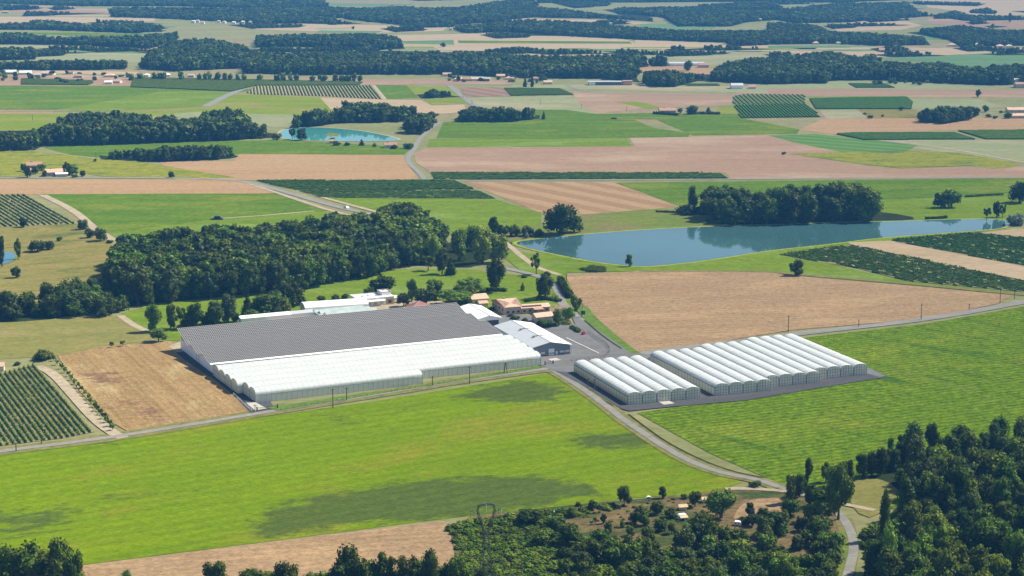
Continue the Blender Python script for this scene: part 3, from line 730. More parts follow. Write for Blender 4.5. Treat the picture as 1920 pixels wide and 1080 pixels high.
WOODS = '''
-300,46 40,42 70,36 120,40 150,43 240,40 315,47 315,53 260,63 180,60 100,57 -300,54|10
-300,60 50,62 100,70 250,66 330,60 332,75 280,92 110,84 -300,82|12
-300,90 50,88 72,93 65,112 -300,119|13
-300,118 35,115 80,112 238,112 235,130 150,132 -300,132|12
265,115 280,95 320,75 400,72 462,85 462,128 330,134 265,130|13
50,20 200,21 90,30 40,31|8
-300,-10 330,-5 600,-10 620,14 480,16 330,12 150,12 0,7 -300,6|9
200,12 480,14 560,20 480,44 320,36 205,32 210,20|9
480,12 700,14 860,12 1000,-8 1010,12 1060,16 1150,28 1220,33 1225,41 1150,36 1000,33 860,47 740,46 660,38 640,34 480,40|9
480,28 620,30 655,46 560,44 480,46|9
480,66 600,63 700,62 745,68 760,92 700,94 560,88 480,90|12
990,38 1100,40 1190,50 1290,56 1440,56 1440,85 1370,87 1360,80 1200,75 1060,68 960,61 960,38|10
860,47 960,38 960,61 870,62 840,52|10
480,98 620,97 760,97 870,96 1000,104 1070,103 1200,101 1215,110 1216,125 1180,130 1200,155 1130,148 1000,147 840,140 700,140 560,141 460,138 460,100|13.5
1220,108 1240,104 1254,112 1250,125 1220,124|12
1205,135 1250,130 1330,140 1345,125 1370,115 1400,112 1440,106 1530,98 1560,96 1595,104 1640,103 1652,113 1720,118 1760,115 1800,122 1840,125 1880,121 2300,120 2300,152 1850,160 1780,157 1640,150 1550,152 1547,157 1440,158 1310,152 1262,164 1212,162|14
1130,14 1300,11 1380,18 1460,17 1560,5 1700,3 1722,20 1760,27 1740,31 1700,34 1670,33 1600,42 1490,44 1455,38 1400,42 1370,50 1270,50 1240,32 1180,28|9
1440,40 1530,46 1560,58 1620,60 1730,68 1745,85 1640,86 1560,82 1440,84|10
1700,56 1800,46 1860,54 1920,56 2300,56 2300,86 1920,86 1800,88 1780,76 1750,70|10
1816,18 1850,14 1870,20 1865,27 1820,25|8
1752,27 1790,19 1826,29 1822,34 1750,36|8
1700,1 1850,4 1832,12 1720,9|7
1000,-12 1200,-12 1440,-10 1440,3 1200,5 1100,5 1010,6|8
1440,-12 1700,-12 2300,-14 2300,-6 1950,-4 1700,0 1560,5 1440,5|8
1540,8 1700,6 1730,26 1700,34 1600,40 1500,42|8
1630,92 1680,79 1706,92 1700,98 1650,98|11
780,178 815,167 865,174 866,182 790,185|9
545,236 555,214 580,206 630,207 645,193 690,191 740,199 822,199 824,216 790,214 760,229 640,231 560,241 540,245|15
760,226 775,212 820,211 812,236 790,254 763,252|13
852,211 880,202 960,203 1012,205 1012,223 960,229 853,229|12
-200,250 60,245 120,222 135,211 200,211 310,216 370,221 400,204 440,202 475,231 522,234 522,258 440,263 250,270 180,273 80,274 65,282 -200,285|16
186,292 200,279 270,277 370,271 430,273 448,280 430,298 300,304 190,299|12
1720,216 1735,204 1780,201 1835,199 1836,216 1815,226 1770,233 1726,229|13
1450,2 1480,20 1440,20 1330,20 1300,8|8
1130,62 1180,60 1190,66 1130,68|8
'''
r_ = random.Random(11)
TL = []
for k in range(95):                                            # tree lines and copses between the far fields
    y = r_.choice([r_.uniform(-6, 40), r_.uniform(-4, 66), r_.uniform(86, 98)]); x = r_.uniform(-100, 1960); L = r_.uniform(40, 190); th = r_.uniform(5, 9)
    TL.append(' '.join(f'{a:.0f},{b:.1f}' for a, b in [(x, y), (x + L * .4, y - th * r_.uniform(.1, .5)), (x + L, y + 1), (x + L * .9, y + th), (x + L * .3, y + th + 2)]) + f'|{r_.choice([6, 8, 9])}')
WOODS += '\n'.join(TL)
n_w = 0
for k, ln in enumerate(WOODS.strip().splitlines()):
    pp, hm = ln.split('|'); hm = float(hm); P = pts(pp); ym = sum(p[1] for p in P) / len(P)
    spc = max(5.5, hm * .52) if ym > 160 else (8 if ym > 60 else 12)
    key = 'far'
    Q, hh = scatter(P, spc, hm)
    n_w += len(Q)
    wood('distant_wood', Q, hh, key, 'wood', wk=.95 if ym > 60 else 1.35)
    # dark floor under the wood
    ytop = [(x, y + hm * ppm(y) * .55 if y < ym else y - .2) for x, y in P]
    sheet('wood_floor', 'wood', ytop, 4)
print('far trees', n_w)

# ------------------------------------------------------------------ woods close by
def auto_label(X, Y, h, wd, shape, mat, zones, tail):
    x, y = PX([[X, Y, 0]])[0]; z = min(zones, key=lambda q: (q[0] - x) ** 2 + 4 * (q[1] - y) ** 2)[2]
    sz = 'big' if wd > 11.5 else ('small' if wd < 8.5 else 'medium'); sh = {'broad': 'round', 'tall': 'upright', 'poplar': 'narrow', 'bush': 'bushy'}.get(shape, 'round')
    col = {'L_dark': 'dark green', 'L_blue': 'greyish green', 'L_mid': 'fresh green', 'L_light': 'light green', 'L_fresh': 'bright green', 'L_brown': 'brown'}[mat]
    return f'{sz} {sh} {col} tree {z}{tail}'
def wood_tree(X, Y, h, wk, shapes, mats, zones, tail, group, **k):
    sh = random.choice(shapes); mt = random.choice(mats); wd = h * wk
    return tree(X, Y, h, wd, sh, mt, auto_label(X, Y, h, wd, sh, mt, zones, tail), group, **k)
Z_OAK = [(230, 570, 'at the left tip'), (330, 560, 'above the olive pasture path'), (430, 550, 'behind the solar roof\'s left end'), (540, 535, 'behind the barrel roofed hall'), (640, 520, 'behind the flat roofed building'), (740, 500, 'at the right tip')]
Z_LEFT = [(0, 600, 'at the left edge'), (70, 600, 'left of the middle'), (130, 600, 'in the middle'), (200, 595, 'by the sandy path'), (100, 560, 'at the back'), (210, 560, 'touching the oak wood')]
Z_LAKE = [(1330, 410, 'at the left end'), (1400, 412, 'left of the middle'), (1500, 412, 'in the middle'), (1600, 408, 'right of the middle'), (1700, 405, 'at the right end')]
Z_RW = [(1620, 880, 'above the small olive meadow'), (1720, 830, 'along the bright crop'), (1800, 810, 'at the upper edge'), (1900, 810, 'in the upper right corner'), (1852, 900, 'beside the silvery willow'), (1900, 950, 'at the right edge'), (1720, 960, 'right of the two poplars'), (1790, 1000, 'in the middle'), (1880, 1060, 'in the bottom right corner'), (1750, 1070, 'at the bottom edge'), (1650, 1070, 'by the lower lane'), (1780, 920, 'below the willow')]
Z_TH = [(1000, 980, 'above the heath'), (900, 1060, 'near the pylon'), (1060, 1050, 'right of the heath'), (1160, 1030, 'below the bare earth'), (1240, 1060, 'at the bottom edge'), (1326, 1045, 'beside the upright white van'), (1400, 1010, 'below the bare clearing'), (1440, 1060, 'left of the rounded bright tree'), (1540, 990, 'near the lane bend'), (1560, 1060, 'beside the lower lane'), (1383, 985, 'beside the white camper')]
def wood_px(name, key, label, s_, spc, hm, wk=1.0, cat='wood'):
    Q, hh = scatter(s_, spc, hm); wood(name, Q, hh, key, label, wk, cat); return len(Q)
MAINW = '200,520 215,470 222,447 300,432 420,420 480,425 540,412 580,402 620,398 700,400 735,378 770,380 830,420 838,450 830,480 800,495 750,500 700,520 560,545 430,560 270,574 240,575 205,560'
Qm, hm_ = scatter(MAINW, 7.2, 16)
a_ = PX(np.concatenate([Qm, np.zeros((len(Qm), 1))], 1))
front = a_[:, 1] > np.interp(a_[:, 0], [200, 270, 430, 560, 700, 760], [552, 566, 552, 535, 511, 492])
wood('oak_wood', Qm[~front], hm_[~front], 'near', 'dense dark oak wood filling the middle left behind the long nursery building', 1.0)
for (X, Y), h in zip(Qm[front], hm_[front]):
    wood_tree(X, Y, h * 1.02, .92, ['broad', 'tall', 'tall'], ['L_dark', 'L_mid', 'L_blue', 'L_mid'], Z_OAK, ' of the oak wood', 'front trees of the oak wood', detail=.8)
LW = '-80,545 0,548 75,545 82,520 130,522 180,525 215,540 242,562 238,578 200,598 100,600 0,602 -80,603'
for (X, Y), h in zip(*scatter(LW, 9.8, 14)):
    wood_tree(X, Y, h, 1.02, ['broad', 'tall', 'bush'], ['L_dark', 'L_dark', 'L_blue', 'L_mid'], Z_LEFT, ' of the belt above the pasture', 'tree belt above the olive pasture', detail=.8, name='broadleaf_tree')
LS = '1313,420 1322,375 1335,352 1390,350 1400,372 1450,352 1530,350 1560,345 1600,342 1650,356 1700,378 1711,395 1705,414 1500,420 1330,424'
for (X, Y), h in zip(*scatter(LS, 10.5, 20.5)):
    wood_tree(X, Y, h, 1.0, ['tall', 'tall', 'broad'], ['L_dark', 'L_blue', 'L_dark', 'L_mid'], Z_LAKE, ' of the wood beyond the lake', 'trees of the lakeside wood', detail=.7)
# lower right wood: each tree is its own
RW = '1480,925 1500,890 1520,868 1560,862 1600,852 1622,835 1700,812 1722,798 1780,790 1830,785 1960,770 2050,900 2050,1330 1600,1330 1640,1100 1642,1000 1700,930 1720,880 1640,870 1600,880 1560,970 1500,940'
Qr, hr = scatter(RW, 10.8, 13.5, top_test=True, jit=.36)
for (X, Y), h in zip(Qr, hr):
    p = PX([[X, Y, 0]])[0]
    if p[0] > 1940 or p[1] > 1150: continue
    wood_tree(X, Y, h, random.uniform(.75, 1.0), ['broad', 'tall', 'tall', 'broad', 'poplar'], ['L_dark', 'L_dark', 'L_mid', 'L_blue', 'L_mid', 'L_mid', 'L_fresh', 'L_fresh', 'L_dark'], Z_RW, ' of the lower right wood', 'trees of the lower right wood', name='broadleaf_tree', detail=1.3, leaf=.034)
Qs, hs = scatter('840,1010 900,975 1000,960 1060,985 1150,1010 1280,1010 1400,990 1480,965 1540,975 1562,1000 1565,1060 1550,1130 860,1130 880,1060', 8.6, 7.6, top_test=False)
for (X, Y), h in zip(Qs, hs):
    p = PX([[X, Y, 0]])[0]
    if p[0] < 1050: continue
    if p[1] < 1018 and p[0] < 1400: continue
    wood_tree(X, Y, h, random.uniform(.95, 1.25), ['broad', 'broad', 'bush'], ['L_dark', 'L_mid', 'L_blue', 'L_dark', 'L_fresh'], Z_TH, ' in the thicket', 'small oaks of the thicket', name='oak_tree', detail=.9, leaf=.045)
wood_px('heath_scrub', 'shrub', 'bright green heath and broom covering the slope under the pylon', '832,978 1000,952 1100,945 1120,960 1010,985 1150,1015 1560,1040 1555,1200 900,1200 870,1050', 2.1, 1.9, 1.5, 'scrub')
wood_px('heath_scrub', 'shrub', 'low green scrub between the small oaks of the clearing', '1060,945 1180,935 1290,925 1340,935 1330,990 1180,1000 1080,975', 4.6, 1.1, 1.4, 'scrub')
Qo, ho = scatter('1945,850 2500,720 2900,1000 2900,1350 1640,1350 1640,1210 1945,1160', 8, 13, top_test=False)
wood('outer_wood', Qo, ho, 'near', 'continuation of the lower right wood outside the frame', 1.0)
Qo, ho = scatter('-300,1150 300,1150 380,1140 1540,1150 1500,1400 -300,1400', 7.5, 8, top_test=False)
wood('outer_wood', Qo, ho, 'near', 'thicket continuing below the bottom edge', 1.0)
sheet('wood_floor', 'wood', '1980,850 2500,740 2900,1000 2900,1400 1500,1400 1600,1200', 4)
wood_px('undergrowth', 'shrub', 'undergrowth beside the bend of the lane', '1612,985 1650,975 1660,1010 1640,1040 1622,1060 1616,1010', 2.4, 2.2, 1.3, 'scrub')
wood_px('undergrowth', 'shrub', 'dark undergrowth below the lower right wood', '1500,930 1560,970 1600,885 1680,890 1700,930 1645,1000 1625,1090 1660,1200 2000,1200 2000,830 1700,850 1600,870', 4.5, 4.0, 1.2, 'scrub')

# ------------------------------------------------------------------ single trees
TREES = '''
236,512,462,26,tall,L_brown|reddish dying tree at the left end of the oak wood
270,505,458,24,broad,L_brown|brown tree near the left end of the oak wood
350,612,586,26,bush,L_mid|bush between the trees behind the solar roof's left end
388,608,584,24,bush,L_dark|bush below the row behind the solar roof
472,596,574,22,bush,L_mid|bush under the pointed conifer
1052,440,374,70,broad,L_dark|big round oak alone between the banded stubble and the lake
1076,436,398,38,broad,L_dark|smaller oak leaning on the big round oak by the lake
1180,500,476,17,tall,L_mid|small lone tree on the near shore of the lake
1492,517,487,34,broad,L_dark|lone round pine on the edge of the large brown field
1006,515,472,26,thin,L_mid|slender airy tree beside the lane west of the lake
1025,519,504,16,bush,L_blue|small round bush beside the lane west of the lake
983,521,512,12,bush,L_dark|dark ball shaped bush at the lane bend west of the lake
1298,400,349,26,poplar,L_dark|pointed tall tree at the left end of the lakeside trees
1284,402,378,38,bush,L_dark|dark low bush at the foot of the pointed tree by the lake
1312,402,380,26,bush,L_dark|bush to the right of the pointed tree by the lake
1764,390,360,34,broad,L_dark|left tree of the pair in the meadow beyond the lake
1784,389,352,38,broad,L_mid|right tree of the pair in the meadow beyond the lake
1912,380,335,46,broad,L_blue|large grey green tree at the right edge beyond the lake
1868,408,378,20,tall,L_dark|slim tree at the right tip of the lake
1880,408,382,18,thin,L_dark|airy slim tree at the right tip of the lake
1850,412,388,18,thin,L_blue|pale slim tree at the right tip of the lake
1903,422,391,40,bush,L_silver|pale grey willow bush at the right tip of the lake
930,548,484,48,tall,L_dark|tall dark tree behind the courtyard house
845,516,480,24,conifer,L_dark|dark egg shaped conifer at the foot of the oak wood
829,514,466,34,tall,L_dark|dark tree with a bare trunk beside the egg shaped conifer
812,494,440,40,tall,L_light|yellow green tree at the right end of the oak wood
803,508,474,28,thin,L_mid|light tree in front of the oak wood's right end
860,490,430,48,tall,L_light|light green tree with a gap behind it near the farm lane
905,495,422,58,tall,L_light|largest light green tree near the farm lane
935,492,436,46,broad,L_light|spreading light green tree beside the farm lane
885,470,416,44,broad,L_mid|mid green tree behind the light green trees
925,445,405,24,tall,L_dark|dark tree at the left end of the hedge by the lake
944,444,412,26,bush,L_dark|dark bush second in the hedge by the lake
966,443,414,28,bush,L_dark|dark bush in the middle of the hedge by the lake
990,443,416,28,bush,L_blue|bluish bush towards the right end of the hedge by the lake
1010,444,424,20,bush,L_dark|low bush at the right end of the hedge by the lake
987,447,432,10,bush,L_silver|little pale bush in front of the hedge by the lake
718,550,513,48,broad,L_dark|wide dark tree behind the white flat roofed building
692,556,538,26,broad,L_mid|small tree left of the wide dark tree
602,565,550,18,bush,L_dark|leftmost round bush behind the barrel roofed hall
629,562,550,16,bush,L_dark|middle round bush behind the barrel roofed hall
646,561,547,15,bush,L_dark|rightmost round bush behind the barrel roofed hall
757,576,546,24,broad,L_blue|grey green olive tree in front of the white flat roofed building
772,566,522,24,tall,L_mid|upright tree behind the olive tree
799,572,538,42,broad,L_dark|dark garden tree above the red brown roof
818,562,522,34,broad,L_mid|garden tree between the two umbrella pines
852,574,544,62,umbrella,L_mid|wide flat topped pine beside the grey solar roof
872,566,533,40,umbrella,L_mid|flat topped pine behind the widest garden pine
892,562,520,34,thin,L_light|light yellow green tree left of the house pool
880,548,517,44,thin,L_light|light feathery tree at the edge of the green strip
1022,560,512,48,tall,L_dark|dark round tree at the top of the house lawn
980,545,528,12,conifer,L_mid|small pointed conifer on the house lawn
1040,562,548,20,bush,L_light|light bush beside the lane below the dark round tree
1012,560,549,12,bush,L_mid|small bush at the foot of the dark round tree
1046,612,580,26,tall,L_light|bright green young tree beside the small tiled outbuilding
1022,613,592,38,bush,L_dark|dark dense shrub in front of the small tiled outbuilding
1065,601,573,30,broad,L_light|bright green tree at the corner of the lane
1080,585,552,26,broad,L_mid|green tree on the outside of the lane bend
1040,611,603,10,bush,L_light|yellow green ball bush at the yard edge
1060,608,598,24,bush,L_light|low yellow green bush at the yard corner
966,599,588,20,bush,L_dark|clipped dark bush in front of the farmhouse
984,604,594,12,bush,L_dark|smaller clipped bush by the outbuilding
922,582,572,12,bush,L_dark|dark bush against the left wall of the farmhouse
1084,622,610,12,bush,L_mid|green bush with pink flowers inside the yard fence
1094,628,618,9,bush,L_pinkf|pink flowering ball shrub by the yard fence
1115,506,498,56,bush,L_dark|long flat dark bramble patch on the lake's near bank
45,426,407,20,broad,L_dark|round tree at the lower edge of the left vineyard
155,430,411,26,broad,L_dark|dark tree at the top of the sandy track
188,452,424,28,broad,L_dark|large dark tree right of the sandy track
168,446,428,22,broad,L_dark|dark tree left of the sandy track
206,456,447,14,bush,L_dark|bush at the foot of the sandy track
70,472,441,34,bush,L_dark|big rounded bush in the dry pasture
92,468,444,22,bush,L_dark|smaller bush touching the big rounded bush
112,452,440,12,bush,L_dark|small bush in the middle of the dry pasture
34,487,446,18,tall,L_mid|slim tree beside the small blue pond
30,521,497,20,broad,L_dark|lone tree on the dry slope below the pond
4,500,440,24,tall,L_blue|tree cut by the left edge above the pond
78,674,651,46,bush,L_dark|big dark round bush beside the gravel track
32,685,675,14,bush,L_blue|small grey bush at the left edge of the olive pasture
297,641,612,38,broad,L_mid|spreading tree at the corner of the mown brown field
210,652,640,11,thin,L_dark|left one of two stunted trees above the mown brown field
230,650,637,12,thin,L_dark|right one of two stunted trees above the mown brown field
288,622,570,28,tall,L_mid|first tree of the row behind the solar roof, farthest left
320,618,571,22,tall,L_dark|second tree from the left in the row behind the solar roof
340,616,572,22,thin,L_mid|thin airy tree in the row behind the solar roof
367,616,568,34,tall,L_dark|broad dark tree behind the solar roof's left end
403,610,566,36,tall,L_dark|dark tree in the middle of the row behind the solar roof
428,604,553,32,tall,L_blue|tall bluish tree of the row behind the solar roof
441,604,584,16,broad,L_dark|small dark tree at the foot of the tall bluish tree
464,592,550,20,conifer,L_dark|pointed dark conifer of the row behind the solar roof
484,590,560,26,tall,L_dark|dark tree right of the pointed conifer
509,590,545,50,broad,L_dark|large spreading tree left of the barrel roofed hall
530,590,562,30,broad,L_mid|rounded tree just left of the barrel roofed hall
545,574,529,44,tall,L_dark|tallest tree beside the barrel roofed hall
565,572,548,14,bush,L_mid|bush at the corner of the barrel roofed hall
1170,950,905,32,broad,L_dark|tallest round oak on the edge of the lime meadow
1242,935,911,20,tall,L_dark|small pointed oak on the edge of the lime meadow
1352,972,911,68,broad,L_mid|wide dome shaped pine above the campsite
1303,951,917,27,broad,L_dark|dark oak left of the umbrella pine
1283,936,922,14,bush,L_mid|small bush left of the dark oak by the umbrella pine
1110,957,935,22,broad,L_dark|round oak at the left of the clearing
1123,962,944,16,thin,L_dark|thin oak right of the leftmost round oak
1084,950,936,11,bush,L_mid|little bush on the edge of the lime meadow
1072,971,952,20,broad,L_mid|light oak left of the bare earth
1132,983,962,15,tall,L_dark|upright small oak on the bare earth
1141,1000,975,20,broad,L_dark|dark small oak low on the bare earth
1116,984,968,12,thin,L_mid|sapling in the middle of the bare earth
1167,990,975,12,broad,L_mid|sapling right of the upright small oak
1182,1006,982,20,broad,L_mid|light small oak at the lower edge of the bare earth
1190,982,957,25,broad,L_dark|left one of a touching pair of oaks in the clearing
1208,986,957,25,broad,L_mid|right one of a touching pair of oaks in the clearing
1203,961,941,24,bush,L_mid|green bush above the touching pair of oaks
1232,965,936,30,broad,L_dark|oak in the middle of the clearing above the white van
1257,972,952,28,broad,L_dark|oak directly left of the white van
1238,996,968,30,broad,L_dark|dark oak below the white van
1259,1002,976,18,broad,L_dark|narrow dark oak below the white van
1296,1012,978,44,broad,L_mid|big dense oak between the two white caravans
1317,1000,955,48,broad,L_dark|tall dense oak under the umbrella pine
1338,1002,972,30,broad,L_mid|mid sized oak right of the tall dense oak
1146,948,938,18,bush,L_mid|bush left of the tallest round oak
1140,957,944,26,bush,L_heath|bright green bush under the tallest round oak
1407,972,940,28,tall,L_dark|dark tree right of the bare clearing
1431,974,949,26,broad,L_dark|round tree right of the bare clearing
1396,985,967,20,broad,L_dark|small tree below the bare clearing
1416,913,897,26,bush,L_dark|dark bush beside the lane's lower bend
1482,945,888,32,tall,L_dark|dark tree where the lane enters the wood
1515,905,855,22,tall,L_dark|pointed dark tree at the edge of the bright crop
1500,925,890,30,broad,L_dark|round tree behind the dark tree by the lane
1572,975,860,62,tall,L_mid|largest tree at the lane bend
1520,950,905,36,tall,L_mid|light tree left of the largest tree at the bend
1548,905,865,26,tall,L_mid|tree behind the largest tree at the bend
1592,905,862,26,tall,L_dark|dark tree left of the olive meadow's top
1634,893,842,34,broad,L_dark|round dark tree behind the olive meadow
1652,892,836,36,tall,L_dark|tall dark tree behind the olive meadow
1672,884,838,34,broad,L_blue|greyish tree behind the olive meadow's right tip
1690,872,822,34,tall,L_dark|pointed dark tree jutting into the bright crop
1712,862,812,36,broad,L_dark|dark tree at the crop's corner beside the pointed one
1668,862,818,20,tall,L_mid|light slim tree on the crop side of the dark trees
1745,850,790,34,tall,L_dark|tall dark tree on the crop edge above the wood
1616,898,848,36,tall,L_dark|dark tree above the small olive meadow
1660,1012,917,34,poplar,L_mid|upper poplar beside the olive meadow
1664,1088,976,42,poplar,L_light|lower poplar near the bottom edge
1640,1075,1010,40,tall,L_mid|rounded tree left of the lower poplar
1698,975,890,46,poplar,L_mid|broad poplar behind the two front poplars
1738,970,882,58,tall,L_mid|light round crowned tree behind the poplars
1852,918,866,58,broad,L_silver|silvery willow shining in the dark wood
1476,1105,1030,46,broad,L_mid|rounded bright tree beside the lower lane
1528,1020,968,46,broad,L_dark|dark tree on the inside of the lane bend
1553,1062,1004,30,broad,L_blue|grey green tree beside the lane near the bottom
40,1120,1004,96,broad,L_mid|broad light tree at the bottom left corner
112,1120,1000,72,tall,L_mid|tallest tree at the bottom left corner
142,1120,1022,46,broad,L_mid|right hand tree at the bottom left corner
2,1110,1010,60,broad,L_mid|tree cut by the left edge at the bottom
75,1105,1022,80,broad,L_mid|low filling tree at the bottom left corner
128,1100,1035,60,broad,L_mid|low light bush tree at the bottom left
18,1100,1030,70,broad,L_mid|low leafy tree at the bottom left edge
505,1118,1062,60,broad,L_mid|rounded tree between the second and third trees at the bottom
620,1120,1062,60,broad,L_mid|low bright tree left of the largest bottom oak
690,1120,1045,60,broad,L_mid|bright tree touching the largest bottom oak
745,1112,1050,50,bush,L_mid|low tree under the dark round bottom tree
790,1112,1048,50,broad,L_mid|bright low tree near the bottom edge centre
835,1112,1050,50,broad,L_dark|dark low tree near the bottom edge centre
240,1110,1068,34,broad,L_mid|tree top alone on the brown stubble at the bottom
402,1120,1047,56,broad,L_dark|first dark tree of the bottom edge row
470,1120,1058,50,broad,L_mid|second tree of the bottom edge row
540,1120,1048,60,broad,L_dark|third tree of the bottom edge row
585,1120,1066,40,broad,L_mid|low tree between two darker ones at the bottom edge
662,1125,1021,86,broad,L_dark|largest oak of the bottom edge row
722,1120,1030,56,tall,L_mid|tree right of the largest oak at the bottom edge
765,1120,1036,56,broad,L_dark|dark round tree at the bottom edge below the brown corner
810,1120,1026,50,broad,L_mid|tree at the bottom edge near the pylon
856,1120,1034,56,broad,L_mid|last tree of the bottom edge row before the pylon
910,1115,1058,44,broad,L_blue|grey leaved tree at the foot of the pylon
990,984,951,54,broad,L_dark|large dark oak above the heath
1040,996,962,42,broad,L_dark|dark oak right of the large oak above the heath
1020,1022,988,50,broad,L_mid|oak below the two dark oaks above the heath
622,264,256,14,bush,L_dark|bushes on the islet of the turquoise pond
548,262,238,16,thin,L_dark|thin tree on the left shore of the turquoise pond
566,263,240,24,broad,L_dark|round tree on the left shore of the turquoise pond
520,262,244,20,bush,L_dark|bush at the left tip of the turquoise pond
678,273,260,12,conifer,L_dark|small dark conifer below the turquoise pond
1019,224,207,9,conifer,L_dark|narrow tree right of the hedge of trees by the bright field
322,333,321,16,broad,L_dark|small dark tree on the edge of the sunflower field
178,303,296,7,bush,L_dark|little bush beside the hedge wood
1834,183,167,12,tall,L_dark|lone tall tree on the pink stubble at the right
1848,210,197,15,broad,L_dark|round tree right of the copse at the right
1690,208,199,12,broad,L_dark|small tree at the corner of the dark vineyard
1632,222,213,12,bush,L_dark|larger bush in the dry scrub
1622,215,210,8,bush,L_dark|smaller bush in the dry scrub
1655,219,213,6,bush,L_dark|tiny bush in the dry scrub
1853,220,211,12,bush,L_dark|bush left of the far right farm
1866,223,214,10,bush,L_dark|second bush left of the far right farm
1877,212,206,8,bush,L_dark|small bush by the lane of the far right farm
1890,222,209,18,broad,L_dark|tree beside the far right farm
662,55,49,7,broad,L_dark|single dark tree on the far pale stubble
831,88,80,12,broad,L_dark|single round tree beside the far lane
184,44,35,10,broad,L_dark|left far tree on the skyline of the pink field
1893,42,24,10,tall,L_blue|tall tree near the upper right corner
1839,39,29,20,bush,L_blue|round copse on the far right hill
1290,133,113,20,broad,L_dark|round tree beside the two far sheds
1150,223,219,14,bush,L_dark|low bush in the middle of the bright green field
1298,214,195,26,broad,L_dark|large tree beside the low farmhouse on the right
1275,212,202,12,broad,L_dark|small tree touching the low farmhouse
1328,213,200,14,conifer,L_dark|pointed tree at the end of the farmhouse hedge
984,163,140,9,conifer,L_dark|left dark cypress by the far junction
998,163,141,9,conifer,L_dark|right dark cypress by the far junction
1470,290,282,9,bush,L_dark|small bush on the pink field's corner
'''
for ln in TREES.strip().splitlines():
    a, lab = ln.split('|'); x, yb, yt, wp, sh, mt = a.split(',')
    x, yb, yt, wp = map(float, (x, yb, yt, wp))
    if 560 <= yb <= 625 and 270 < x < 600: wp *= 1.4; yt -= 2
    if 540 <= yb <= 580 and 700 < x < 900: wp *= 1.2
    big = (yb - yt) > 40
    ptree(x, yb, yt, wp, sh, mt, lab, leaf=.034 if big else (.045 if yb > 400 else .07), detail=1.5 if big else (1.0 if yb > 400 else .35), name='blossom_bush' if mt == 'L_pinkf' else ('willow_tree' if mt == 'L_silver' else None))
# saplings beside the gravel track
for i in range(19):
    t = i / 18; x = 101 + (212 - 101) * t ** .93 + random.uniform(-1, 1); y = 677 + (808 - 677) * t
    ptree(x, y, y - 11 - 5 * t, 9 + 4 * t, 'thin', 'L_light', 'pale green sapling in the line between the gravel track and the brown field', 'saplings beside the gravel track', name='sapling', leaf=.09, detail=.5)
# roadside trees of the far village
for i, x in enumerate([487, 519, 531, 544, 556, 586, 600, 608, 628, 640, 648, 653, 664, 675, 290, 300, 308, 340, 374, 384, 393, 408, 421, 432, 446, 458, 245, 263]):
    y = 152 + (x - 480) * .012
    ptree(x, y, y - random.uniform(13, 18), random.uniform(10, 15), 'broad', 'L_light', 'pale green plane tree in the row along the far village road', 'plane trees along the far road', name='plane_tree', leaf=.09, detail=.25)
# garden trees among the far houses
for i in range(75):
    x = random.choice([random.uniform(-5, 250), random.uniform(820, 1030), random.uniform(1640, 1920)]); y = random.uniform(138, 158)
    if 1640 <= x: y = random.uniform(153, 160)
    elif x > 800: y = random.uniform(146, 157)
    ptree(x, y, y - random.uniform(6, 12), random.uniform(7, 15), random.choice(['broad', 'bush']), random.choice(['L_dark', 'L_mid']), 'garden tree among the houses of the far village', 'garden trees of the far village', name='garden_tree', leaf=.09, detail=.2)
# hedges
def hedge(s_, h, wd, label, mat='L_dark', name='hedge'):
    W = smooth_poly([G(*p) for p in pts(s_)], 1, False); b = []; nb = 0; V = []; F = []
    r = np.random.default_rng(len(label))
    for a, c in zip(W, W[1:]):
        a = np.array(a); c = np.array(c); L = np.linalg.norm(c - a); t = (c - a) / L; nn = np.array([-t[1], t[0]])
        V0 = [(a - nn * wd / 2.4, 0), (c - nn * wd / 2.4, 0), (c + nn * wd / 2.4, 0), (a + nn * wd / 2.4, 0)]
        vv = np.array([(*p, 0) for p, _ in V0] + [(*p, h * .85) for p, _ in V0]); V.append(vv)
        F.append(np.array([[0, 1, 5, 4], [1, 2, 6, 5], [2, 3, 7, 6], [3, 0, 4, 7], [4, 5, 6, 7]]) + nb); nb += 8
        m = int(L * 26); tt = r.uniform(0, 1, m)[:, None]; side = r.integers(0, 3, m)
        o = np.where(side == 0, -.5, np.where(side == 1, .5, r.uniform(-.5, .5, m)))[:, None]
        z = np.where(side == 2, h, r.uniform(.05, 1, m) * h)
        P = np.concatenate([a + (c - a) * tt + nn * o * wd, z[:, None]], 1) + r.normal(size=(m, 3)) * .12; P[:, 2] = np.maximum(P[:, 2], .05)
        u = r.normal(size=(m, 3)) * .3; v = r.normal(size=(m, 3)) * .3
        V.append(np.concatenate([P - u, P - v, P + u, P + v])); F.append(np.stack([nb + np.arange(m) + k * m for k in range(4)], 1)); nb += 4 * m
    VV = np.concatenate(V); VV[:, 2] = np.maximum(VV[:, 2], 0)
    return tag(link(name, npmesh(name, VV, np.concatenate(F), M[mat])), label, 'hedge')
hedge('985,567 1000,564 1020,562 1040,564 1050,567', 1.6, 2.2, 'long clipped dark hedge between the farmhouse and the lawn')
hedge('1050,528 1056,540 1062,552 1070,560', 3.0, 3.0, 'tall dark hedge along the outer side of the farm lane')
hedge('900,548 925,546 950,547', 1.8, 2.0, 'dark hedge at the back of the house pool')
hedge('1071,615 1078,620 1086,625', 1.3, 1.2, 'short clipped hedge inside the yard fence')
hedge('1225,214 1245,215 1272,217', 2.5, 4, 'low hedge in front of the farmhouse on the right')
hedge('1290,215 1320,214 1350,215', 2.5, 4, 'long low hedge right of the farmhouse on the right')
hedge('1365,405 1280,400 1230,398', 1.0, 1.2, 'brambly bank line above the lake meadow', 'L_brown')
hedge('1735,412 1760,411 1775,409', 1.5, 2, 'dark reed line on the far shore of the lake')
